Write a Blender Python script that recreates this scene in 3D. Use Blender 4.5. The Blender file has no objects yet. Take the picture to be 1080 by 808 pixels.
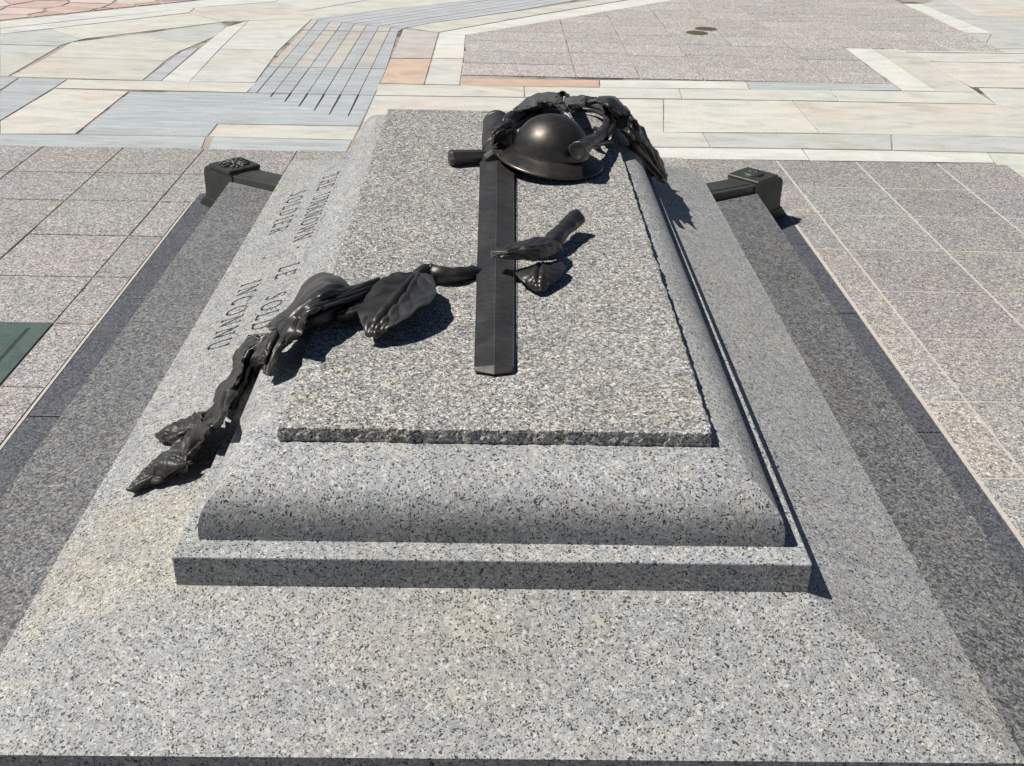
import bpy, bmesh, math, random
from mathutils import Vector, Matrix, noise
sc = bpy.context.scene
col = sc.collection
R = math.radians
random.seed(7)

# ------------------------------------------------------------------ camera
cd = bpy.data.cameras.new('camera')
cam = bpy.data.objects.new('camera', cd); col.objects.link(cam)
cd.sensor_fit = 'HORIZONTAL'; cd.sensor_width = 36.0; cd.lens = 1130.0 / 1080 * 36
cd.clip_start = 0.05; cd.clip_end = 2000
fwd = Vector((0.0209589, 0.8812536, -0.4721788))
rgt = Vector((0.9996578, -0.0110764, 0.0237001))
up = Vector((-0.0156558, 0.4725139, 0.8811841))
M = Matrix((rgt, up, -fwd)).transposed().to_4x4()
M.translation = Vector((-0.01179, -1.41430, 1.94127))
cam.matrix_world = M
sc.camera = cam

# ------------------------------------------------------------------ sky, sun, exposure
SUN = Vector((-0.630, 0.012, 1.0)).normalized()
elev = math.asin(SUN.z); azim = math.atan2(SUN.x, SUN.y)
w = bpy.data.worlds.new('World'); sc.world = w; w.use_nodes = True
nt = w.node_tree; nt.nodes.clear()
wo = nt.nodes.new('ShaderNodeOutputWorld'); bg = nt.nodes.new('ShaderNodeBackground')
sky = nt.nodes.new('ShaderNodeTexSky'); sky.sky_type = 'NISHITA'; sky.sun_disc = False
sky.sun_elevation = elev; sky.sun_rotation = azim
sky.air_density = 0.6; sky.dust_density = 0.2; sky.ozone_density = 1.5
bg.inputs['Strength'].default_value = 0.05
nt.links.new(sky.outputs[0], bg.inputs[0]); nt.links.new(bg.outputs[0], wo.inputs[0])
ld = bpy.data.lights.new('sun', 'SUN'); ld.energy = 5.0; ld.angle = R(0.5); ld.color = (1.0, 0.965, 0.91)
lo = bpy.data.objects.new('sun', ld); col.objects.link(lo)
lo.rotation_euler = SUN.to_track_quat('Z', 'Y').to_euler()
sc.view_settings.view_transform = 'Standard'; sc.view_settings.look = 'None'
sc.view_settings.exposure = 0.06; sc.view_settings.gamma = 1.0
sc.view_settings.use_curve_mapping = False

# ------------------------------------------------------------------ node helpers
class NT:
    def __init__(s, name):
        s.m = bpy.data.materials.new(name); s.m.use_nodes = True
        s.t = s.m.node_tree; s.t.nodes.clear()
        s.out = s.t.nodes.new('ShaderNodeOutputMaterial'); s.b = s.t.nodes.new('ShaderNodeBsdfPrincipled')
        s.l(s.b.outputs[0], s.out.inputs[0])
        s.tc = s.t.nodes.new('ShaderNodeTexCoord').outputs['Object']
    def l(s, a, b): s.t.links.new(a, b)
    def put(s, sock, v):
        if isinstance(v, bpy.types.NodeSocket): s.l(v, sock)
        else: sock.default_value = v
    def noise(s, scale, detail=2, rough=.5, vec=None, colr=False, dist=0):
        n = s.t.nodes.new('ShaderNodeTexNoise'); n.inputs['Scale'].default_value = scale
        n.inputs['Detail'].default_value = detail; n.inputs['Roughness'].default_value = rough
        n.inputs['Distortion'].default_value = dist
        s.l(vec or s.tc, n.inputs['Vector']); return n.outputs['Color' if colr else 'Fac']
    def voro(s, scale, vec=None, out='Color', rnd=1.0):
        n = s.t.nodes.new('ShaderNodeTexVoronoi'); n.inputs['Scale'].default_value = scale
        n.inputs['Randomness'].default_value = rnd
        s.l(vec or s.tc, n.inputs['Vector']); return n.outputs[out]
    def sep(s, c, i=0):
        n = s.t.nodes.new('ShaderNodeSeparateColor'); s.l(c, n.inputs[0]); return n.outputs[i]
    def math(s, op, a, b=0.0, clamp=False):
        n = s.t.nodes.new('ShaderNodeMath'); n.operation = op; n.use_clamp = clamp
        s.put(n.inputs[0], a); s.put(n.inputs[1], b); return n.outputs[0]
    def vmul(s, v, k):
        n = s.t.nodes.new('ShaderNodeVectorMath'); n.operation = 'MULTIPLY'; s.l(v, n.inputs[0]); n.inputs[1].default_value = k; return n.outputs[0]
    def warp(s, scale, amt, base=None):
        base = base or s.tc
        c = s.noise(scale, 2, .5, base, True)
        a = s.t.nodes.new('ShaderNodeVectorMath'); a.operation = 'SUBTRACT'; s.l(c, a.inputs[0]); a.inputs[1].default_value = (.5,.5,.5)
        b = s.t.nodes.new('ShaderNodeVectorMath'); b.operation = 'SCALE'; s.l(a.outputs[0], b.inputs[0]); b.inputs['Scale'].default_value = amt
        d = s.t.nodes.new('ShaderNodeVectorMath'); d.operation = 'ADD'; s.l(base, d.inputs[0]); s.l(b.outputs[0], d.inputs[1])
        return d.outputs[0]
    def ramp(s, f, stops, mode='LINEAR'):
        n = s.t.nodes.new('ShaderNodeValToRGB'); r = n.color_ramp; r.interpolation = mode
        while len(r.elements) > 1: r.elements.remove(r.elements[-1])
        r.elements[0].position = stops[0][0]; r.elements[0].color = c4(stops[0][1])
        for p, c in stops[1:]:
            e = r.elements.new(p); e.color = c4(c)
        s.l(f, n.inputs[0]); return n.outputs[0]
    def mix(s, f, a, b, mode='MIX'):
        n = s.t.nodes.new('ShaderNodeMix'); n.data_type = 'RGBA'; n.blend_type = mode
        s.put(n.inputs[0], f); s.put(n.inputs[6], a if not isinstance(a, (tuple, float)) else c4(a)); s.put(n.inputs[7], b if not isinstance(b, (tuple, float)) else c4(b))
        return n.outputs[2]
    def bump(s, h, strength, dist):
        n = s.t.nodes.new('ShaderNodeBump'); n.inputs['Strength'].default_value = strength; n.inputs['Distance'].default_value = dist
        s.l(h, n.inputs['Height']); s.l(n.outputs[0], s.b.inputs['Normal']); return n.outputs[0]
    def attr(s, name='tint'):
        n = s.t.nodes.new('ShaderNodeAttribute'); n.attribute_name = name; return n.outputs['Color']
def c4(c):
    if isinstance(c, (int, float)): return (c, c, c, 1)
    return tuple(c) + (1,) if len(c) == 3 else tuple(c)

def granite(name, base, spk=.10, spk_col=.03, sc=1.0, stain=(.92, .80, .60), stain_amt=.3, tint=False, spots=(), rough=.62, bstr=.25, bdist=.002, contrast=1.0, blotch=.10, warm=.5, white=.12):
    """base = mean colour; interlocked feldspar, quartz and mica grains on top of broad weathering"""
    n = NT(name)
    v = n.warp(60, .014); v2 = n.warp(160, .006)
    f1 = n.sep(n.voro(125 * sc, v), 0)
    k = .17 * contrast
    c = n.ramp(f1, [(0, tuple(q * (1 - 1.6*k) for q in base)), (.35, tuple(q * (1 - .3*k) for q in base)), (.6, tuple(q * (1 + .4*k) for q in base)), (.82, (base[0]*(1 + k*(.8 + .35*warm)), base[1]*(1 + k*(.8 - .1*warm)), base[2]*(1 + k*(.8 - .6*warm)))), (1, tuple(q * (1 + 2.4*k) for q in base))])
    f2 = n.sep(n.voro(290 * sc, v2), 1)
    fine = n.ramp(f2, [(0, 1 - .30 * contrast), (.3, .97), (.7, 1.03), (.92, 1 + .15 * contrast), (1, 1 + .55 * contrast)])
    c = n.mix(1.0, c, fine, 'MULTIPLY')
    f4 = n.noise(34 * sc, 3, .6, dist=.5)
    c = n.mix(1.0, c, n.ramp(f4, [(.3, (.90, .915, .94)), (.5, 1.0), (.7, (1.08, 1.055, 1.02))]), 'MULTIPLY')
    f5 = n.noise(11 * sc, 4, .6, dist=.8)
    c = n.mix(1.0, c, n.ramp(f5, [(.32, (.93, .95, .985)), (.48, (.99, 1.0, 1.0)), (.60, (1.03, 1.015, .98)), (.72, (1.06, 1.03, .965))]), 'MULTIPLY')
    # dark mica flecks gathered in loose trains
    cl = n.noise(42 * sc, 3, .65)
    thr = n.math('MULTIPLY', n.math('SUBTRACT', cl, .34, True), spk * 6)
    m = n.math('LESS_THAN', n.sep(n.voro(270 * sc, v), 2), thr)
    c = n.mix(n.math('MULTIPLY', m, .95), c, spk_col)
    m2 = n.math('LESS_THAN', n.sep(n.voro(430 * sc, v2), 0), spk * .9)
    c = n.mix(n.math('MULTIPLY', m2, .65), c, spk_col * 1.6)
    m3 = n.math('GREATER_THAN', n.sep(n.voro(170 * sc, v2), 1), 1 - white * .12)
    c = n.mix(n.math('MULTIPLY', m3, .7), c, tuple(min(.8, q * 1.8) for q in base))
    big = n.noise(1.7, 5, .62); mid = n.noise(6, 5, .65)
    ks = n.math('MULTIPLY', n.math('SUBTRACT', big, .50, True), stain_amt * 14, True)
    c = n.mix(ks, c, n.mix(1.0, c, stain, 'MULTIPLY'))
    for (sx_, sy_, sr_, sc_) in spots:      # old rust and lichen stains, each where it sits on the stone
        sp = n.t.nodes.new('ShaderNodeSeparateXYZ'); n.l(n.warp(3, .5), sp.inputs[0])
        dx_ = n.math('SUBTRACT', sp.outputs[0], sx_); dy_ = n.math('SUBTRACT', sp.outputs[1], sy_)
        dd = n.math('SQRT', n.math('ADD', n.math('MULTIPLY', dx_, dx_), n.math('MULTIPLY', dy_, dy_)))
        kk = n.math('SUBTRACT', 1.0, n.math('DIVIDE', dd, sr_), True)
        kk = n.math('MULTIPLY', n.math('MULTIPLY', kk, 1.6, True), n.math('ADD', n.noise(30, 3, .7), .25), True)
        c = n.mix(kk, c, n.mix(1.0, c, sc_, 'MULTIPLY'))
    c = n.mix(1.0, c, n.ramp(mid, [(.25, 1 - blotch), (.5, 1.0), (.75, 1 + blotch)]), 'MULTIPLY')
    if tint: c = n.mix(1.0, c, n.attr(), 'MULTIPLY')
    n.l(c, n.b.inputs['Base Color'])
    n.b.inputs['Roughness'].default_value = rough
    n.bump(n.math('ADD', f2, n.noise(260, 2)), bstr, bdist)
    return n.m

M_plat = granite('light_granite', spots=((-.75, .50, .40, (1.11, 1.05, .93)), (-.15, .27, .28, (1.02, .99, .92))), base=(.352,.353,.345), spk=.125, sc=1.1, spk_col=.018, contrast=.85, stain=(1.06,1.01,.90), stain_amt=.2, warm=.6)
M_body = granite('dressed_granite', (.37,.372,.366), spk=.12, sc=1.1, spk_col=.018, contrast=.85, stain=(1.0,.95,.84), stain_amt=.15, warm=.3)
M_slab = granite('hammered_granite', (.40,.392,.372), spk=.15, sc=1.05, stain=(1.0,.96,.90), stain_amt=.15, bstr=.9, bdist=.004, rough=.85, contrast=1.8, warm=.6, spk_col=.03, white=.5)
M_step = granite('grey_granite', (.135,.136,.137), spk=.12, sc=.95, stain=(1.0,.95,.88), stain_amt=.2, contrast=2.3, white=1.6, spk_col=.035, blotch=.14)
M_dark = granite('dark_granite', (.088,.091,.099), spk=.08, sc=1.1, stain=(.9,.9,.9), stain_amt=.1, tint=True, rough=.5, contrast=2.0, spk_col=.03, white=1.0)
M_paver = granite('paver_granite', (.355,.340,.328), spk=.10, sc=.85, stain=(.95,.93,.9), stain_amt=.2, tint=True, rough=.85, bstr=.5, bdist=.003, contrast=1.45, white=.6, warm=.5, blotch=.12)

def limestone():
    n = NT('limestone'); 
    str_ = n.vmul(n.tc, (1, 2.2, 1))
    a = n.noise(3.2, 6, .65, str_, dist=.6); b = n.noise(60, 3, .6); big = n.noise(1.1, 4, .6)
    c = n.mix(1.0, n.attr(), n.ramp(a, [(.3, .80), (.5, 1.0), (.7, 1.12)]), 'MULTIPLY')
    c = n.mix(1.0, c, n.ramp(b, [(.2, .82), (.5, 1.0), (.8, 1.12)]), 'MULTIPLY')
    k = n.math('MULTIPLY', n.math('SUBTRACT', big, .5, True), 3.0, True)
    c = n.mix(k, c, n.mix(1.0, c, (1.02, .91, .78), 'MULTIPLY'))
    g = n.math('MULTIPLY', n.math('SUBTRACT', n.noise(2.3, 5, .7, n.vmul(n.tc, (1.3, 1, 1))), .56, True), 3.0, True)
    c = n.mix(g, c, n.mix(1.0, c, (.80, .83, .88), 'MULTIPLY'))
    n.l(c, n.b.inputs['Base Color']); n.b.inputs['Roughness'].default_value = .75
    n.bump(n.noise(90, 4, .6), .3, .002); return n.m
M_lime = limestone()
def slate():
    n = NT('blue_slate')
    v = n.vmul(n.tc, (.7, 6, 1))
    a = n.noise(3.0, 7, .68, v, dist=1.2); b = n.noise(70, 3, .6)
    c = n.mix(1.0, n.attr(), n.ramp(a, [(.32, .74), (.5, 1.0), (.66, 1.2)]), 'MULTIPLY')
    c = n.mix(1.0, c, n.ramp(b, [(.2, .82), (.5, 1.0), (.8, 1.15)]), 'MULTIPLY')
    n.l(c, n.b.inputs['Base Color']); n.b.inputs['Roughness'].default_value = .7
    n.bump(n.noise(60, 4, .6, v), .3, .002); return n.m
M_slate = slate()
def mortar():
    n = NT('mortar'); a = n.noise(2.6, 4, .6); b = n.noise(80, 3)
    c = n.ramp(a, [(.3, (.42,.37,.31)), (.52, (.33,.29,.25)), (.62, (.13,.115,.10)), (.72, (.07,.06,.05))])
    c = n.mix(1.0, c, n.ramp(b, [(.2, .75), (.8, 1.15)]), 'MULTIPLY')
    n.l(c, n.b.inputs['Base Color']); n.b.inputs['Roughness'].default_value = .95; return n.m
M_mortar = mortar()
def simple(name, c, rough=.8, var=.2, sc_=40, metal=0.0):
    n = NT(name); b = n.noise(sc_, 4, .6)
    n.l(n.mix(1.0, c, n.ramp(b, [(.2, 1 - var), (.8, 1 + var)]), 'MULTIPLY'), n.b.inputs['Base Color'])
    n.b.inputs['Roughness'].default_value = rough; n.b.inputs['Metallic'].default_value = metal; return n.m
M_gap = simple('joint_filler', (.035, .035, .04), .95)
M_lightmortar = simple('light_mortar', (.50, .46, .40), .95)
M_plain = simple('plaza_stone', (.46, .43, .39), .85, .12, 3)

def bronze(name, c, c2, rough=.36, metal=.75, wear=.35, bs=.25, green=0.0, sc_=9, scr=False):
    n = NT(name)
    a = n.noise(sc_, 5, .65, dist=.4); f = n.noise(140, 3, .6); m = n.noise(38, 4, .6)
    cc = n.mix(n.math('MULTIPLY', n.math('SUBTRACT', a, .42, True), 3.2 * wear, True), c, c2)
    cc = n.mix(1.0, cc, n.ramp(m, [(.25, .78), (.75, 1.25)]), 'MULTIPLY')
    if green > 0:
        g = n.math('MULTIPLY', n.math('SUBTRACT', n.noise(14, 5, .7), .60 - green * .2, True), 5.0, True)
        cc = n.mix(n.math('MULTIPLY', g, min(1, .5 + green)), cc, (.07, .135, .11))
    geo = n.t.nodes.new('ShaderNodeNewGeometry')
    pt = n.math('MULTIPLY', n.math('SUBTRACT', geo.outputs['Pointiness'], .53, True), 7, True)
    cc = n.mix(n.math('MULTIPLY', pt, wear), cc, (.24, .215, .18))
    if scr:
        s1 = n.noise(12, 4, .75, n.vmul(n.tc, (.6, 14, 1)), dist=.8)
        cc = n.mix(n.math('MULTIPLY', n.math('SUBTRACT', s1, .54, True), 3.0, True), cc, (.17, .16, .145))
    n.l(cc, n.b.inputs['Base Color'])
    n.b.inputs['Metallic'].default_value = metal
    n.l(n.ramp(a, [(.3, rough - .06), (.7, rough + .14)]), n.b.inputs['Roughness'])
    n.bump(n.math('ADD', f, n.math('MULTIPLY', m, 2.0)), bs, .0015); return n.m
M_bz = bronze('sculpture_bronze', (.058, .055, .052), (.095, .089, .081), rough=.36, metal=.6)
M_rim = bronze('lit_worn_bronze', (.16, .145, .125), (.24, .22, .19), rough=.4)  # brighter bronze: edge highlights and wear together, put into the colour
M_hel = bronze('helmet_bronze', (.075, .066, .058), (.11, .097, .084), rough=.33, bs=.08, wear=.3)
M_swd = bronze('sword_bronze', (.062, .059, .056), (.10, .095, .088), rough=.42, scr=True, bs=.12, metal=.6)
M_cor = bronze('corner_bronze', (.050, .053, .045), (.080, .084, .072), rough=.48, metal=.45, green=.12, bs=.2)
M_patina = bronze('patina_bronze', (.065, .105, .095), (.11, .16, .14), rough=.55, metal=.3, green=.6)
M_cast = bronze('weathered_bronze', (.055, .052, .048), (.11, .103, .093), rough=.46, metal=.5, wear=.3, bs=.5, green=.08, sc_=22)
M_emb = bronze('emblem_bronze', (.052, .060, .050), (.080, .095, .082), rough=.48, metal=.45, green=.35, bs=.2)
M_cover = simple('brown_bronze', (.13, .11, .07), .6, .3, 30, .4)

# ------------------------------------------------------------------ object helpers
def tag(o, label=None, cat=None, group=None, kind=None):
    if label: o['label'] = label
    if cat: o['category'] = cat
    if group: o['group'] = group
    if kind: o['kind'] = kind
    return o
def empty(name, loc=(0, 0, 0)):
    o = bpy.data.objects.new(name, None); o.location = loc; o.empty_display_size = .05; col.objects.link(o); return o
def link(name, me, mat, parent=None, smooth=False):
    o = bpy.data.objects.new(name, me); col.objects.link(o)
    for m in (mat if isinstance(mat, (list, tuple)) else [mat]): me.materials.append(m)
    if smooth:
        for p in me.polygons: p.use_smooth = True
    if parent:
        o.parent = parent
        # parents sit at their own spot: keep the mesh where it was modelled
        o.matrix_parent_inverse = Matrix.Translation(-Vector(parent.location)) if parent.type == 'EMPTY' else Matrix()
    return o
def mesh(name, verts, faces):
    me = bpy.data.meshes.new(name); me.from_pydata([tuple(v) for v in verts], [], faces)
    bm = bmesh.new(); bm.from_mesh(me); bmesh.ops.recalc_face_normals(bm, faces=bm.faces); bm.to_mesh(me); bm.free(); me.update(); return me
def bevel(o, w_=.003, seg=2, ang=35):
    b = o.modifiers.new('bevel', 'BEVEL'); b.width = w_; b.segments = seg; b.limit_method = 'ANGLE'; b.angle_limit = R(ang); return o
def boxme(name, x0, x1, y0, y1, z0, z1):
    v = [(x, y, z) for z in (z0, z1) for y in (y0, y1) for x in (x0, x1)]
    return mesh(name, v, [(0,1,3,2), (4,5,7,6), (0,1,5,4), (2,3,7,6), (0,2,6,4), (1,3,7,5)])
def jaggedbox(x0, x1, y0, y1, z0, z1, step, amp, seed=0, zamp=0.0):
    """box with worn, slightly uneven arrises"""
    bm = bmesh.new(); bmesh.ops.create_cube(bm, size=1)
    for v in bm.verts: v.co = Vector(((x0 + x1) / 2 + v.co.x * (x1 - x0), (y0 + y1) / 2 + v.co.y * (y1 - y0), (z0 + z1) / 2 + v.co.z * (z1 - z0)))
    return bm
# ------------------------------------------------------------------ ground and paving
SL = 0.0138
def slabz(y): return .766 + SL * (y - .563)
g = mesh('ground', [(-300,-300,-.016),(300,-300,-.016),(300,300,-.016),(-300,300,-.016)], [(0,1,2,3)])
tag(link('ground', g, M_plain), 'flat pale plaza ground stretching away from the tomb', 'ground', kind='structure')
g = mesh('mortar_bed', [(-9,-5,-.0045),(9,-5,-.0045),(9,16,-.0045),(-9,16,-.0045)], [(0,1,2,3)])
tag(link('mortar_bed', g, M_mortar), 'sandy mortar showing in the joints between paving stones', 'mortar', kind='structure')

g = mesh('light_joint_mortar', [(1.62,-3.1,-.0011),(3.30,-3.1,-.0011),(3.30,5.28,-.0011),(1.62,5.28,-.0011)], [(0,1,2,3)])
tag(link('pale_mortar', g, M_lightmortar), 'pale mortar filling the paving joints right of the tomb', 'mortar', kind='structure')
class Stones:
    """paving stones, each a shallow slab with its own tone and its own few tenths of a millimetre of height"""
    def __init__(s): s.v = []; s.f = []; s.c = []; s.n = 0
    def add(s, poly, tint, gap=.004, z=None, wob=.0015):
        P_ = [Vector(p) for p in poly]
        a = sum(P_[i].x * P_[(i+1) % len(P_)].y - P_[(i+1) % len(P_)].x * P_[i].y for i in range(len(P_)))
        if a < 0: P_.reverse()
        Q = []
        n = len(P_)
        for i in range(n):
            p0, p1, p2 = P_[i-1], P_[i], P_[(i+1) % n]
            d1 = (p1 - p0).normalized(); d2 = (p2 - p1).normalized()
            n1 = Vector((-d1.y, d1.x)); n2 = Vector((-d2.y, d2.x))
            k = 1 + n1.dot(n2)
            off = (n1 + n2) / max(k, .35) * gap
            Q.append(p1 + off + Vector((random.uniform(-wob, wob), random.uniform(-wob, wob))))
        s.n += 1
        if z is None: z = random.uniform(-.0006, .0012)
        z += s.n * .000013
        b = len(s.v)
        cen = sum(Q, Vector((0, 0))) / n
        ring0 = [(q.x, q.y, -.02) for q in Q]
        ring1 = [(q.x, q.y, z - .0025) for q in Q]
        ring2 = []
        for q in Q:
            d = cen - q; ring2.append((q.x + d.x / max(d.length, 1e-4) * .003, q.y + d.y / max(d.length, 1e-4) * .003, z))
        s.v += ring0 + ring1 + ring2
        for r in range(2):
            for i in range(n):
                j = (i + 1) % n
                s.f.append((b + r*n + i, b + r*n + j, b + (r+1)*n + j, b + (r+1)*n + i)); s.c.append(tint)
        s.f.append(tuple(b + 2*n + i for i in range(n))); s.c.append(tint)
    def build(s, name, mat):
        me = bpy.data.meshes.new(name); me.from_pydata(s.v, [], s.f)
        at = me.color_attributes.new('tint', 'FLOAT_COLOR', 'CORNER')
        for p in me.polygons:
            for li in p.loop_indices: at.data[li].color = tuple(s.c[p.index]) + (1,)
        return link(name, me, mat)
def clip(poly, px, py, nx, ny):
    """keep the side where (p - P).N >= 0"""
    out = []
    for i in range(len(poly)):
        a = poly[i-1]; b = poly[i]
        da = (a[0]-px)*nx + (a[1]-py)*ny; db = (b[0]-px)*nx + (b[1]-py)*ny
        if (da < 0) != (db < 0):
            t = da / (da - db); out.append((a[0] + (b[0]-a[0])*t, a[1] + (b[1]-a[1])*t))
        if db >= 0: out.append(b)
    return out
def jit(c, v=.05, h=.015):
    k = 1 + random.uniform(-v, v)
    return tuple(max(0, q * k * (1 + random.uniform(-h, h))) for q in c)

pav = Stones()
rows = [5.285, 4.745, 4.247, 3.715, 3.178, 2.672, 2.118, 1.585, 1.05, .52, 0, -.52, -1.05, -1.58, -2.1, -2.6, -3.1]
def rect(x0, x1, y0, y1): return [(x0,y0),(x1,y0),(x1,y1),(x0,y1)]
PINK = (1.0, .985, .98); GREYT = (.97, .98, .99)
for i in range(len(rows) - 1):
    y1, y0 = rows[i], rows[i+1]
    # left: narrow course next to the tomb, then half-metre pavers
    xs = [-1.662, -1.836, -2.342, -2.838, -3.34, -3.85, -4.35, -4.85, -5.35, -5.85, -6.35]
    if i < 2: xs = [-1.25] + xs[1:]
    for a in range(len(xs) - 1):
        if abs(y1 - 2.672) < .01 and a in (1, 2): continue                          # the bronze hatch lies here
        if i == 6 and a == 0: pass
        if a == 1 and i == 2: pass
        t = jit(PINK if random.random() < .6 else GREYT, .08)
        pav.add(rect(xs[a+1], xs[a], y0, y1), t, gap=.0052 if a else .0055)
    # right
    xr = [1.632, 1.800, 2.312, 2.834, 3.34, 3.85, 4.35, 4.85, 5.35, 5.85, 6.35]
    if i < 2: xr = [1.2] + xr[1:]
    for a in range(len(xr) - 1):
        p = rect(xr[a], xr[a+1], y0, y1)
        if y1 > 4.5: p = clip(p, 3.29, 5.5, -1, 0) if a >= 3 else p
        elif y1 > 3.0 and a >= 3: p = clip(p, 3.29, 5.5, -1, 0)
        if len(p) < 3: continue
        k = jit(PINK if random.random() < .55 else GREYT, .09)
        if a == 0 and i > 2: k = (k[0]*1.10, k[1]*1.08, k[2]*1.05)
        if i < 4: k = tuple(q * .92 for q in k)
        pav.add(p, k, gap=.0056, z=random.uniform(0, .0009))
# behind the tomb
for a in range(5):
    pav.add(rect(-1.25 + .49*a, -1.25 + .49*(a+1), 4.76, 5.285), jit(PINK, .06)); pav.add(rect(-1.25 + .49*a, -1.25 + .49*(a+1), 4.2, 4.745), jit(PINK, .06))

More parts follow.
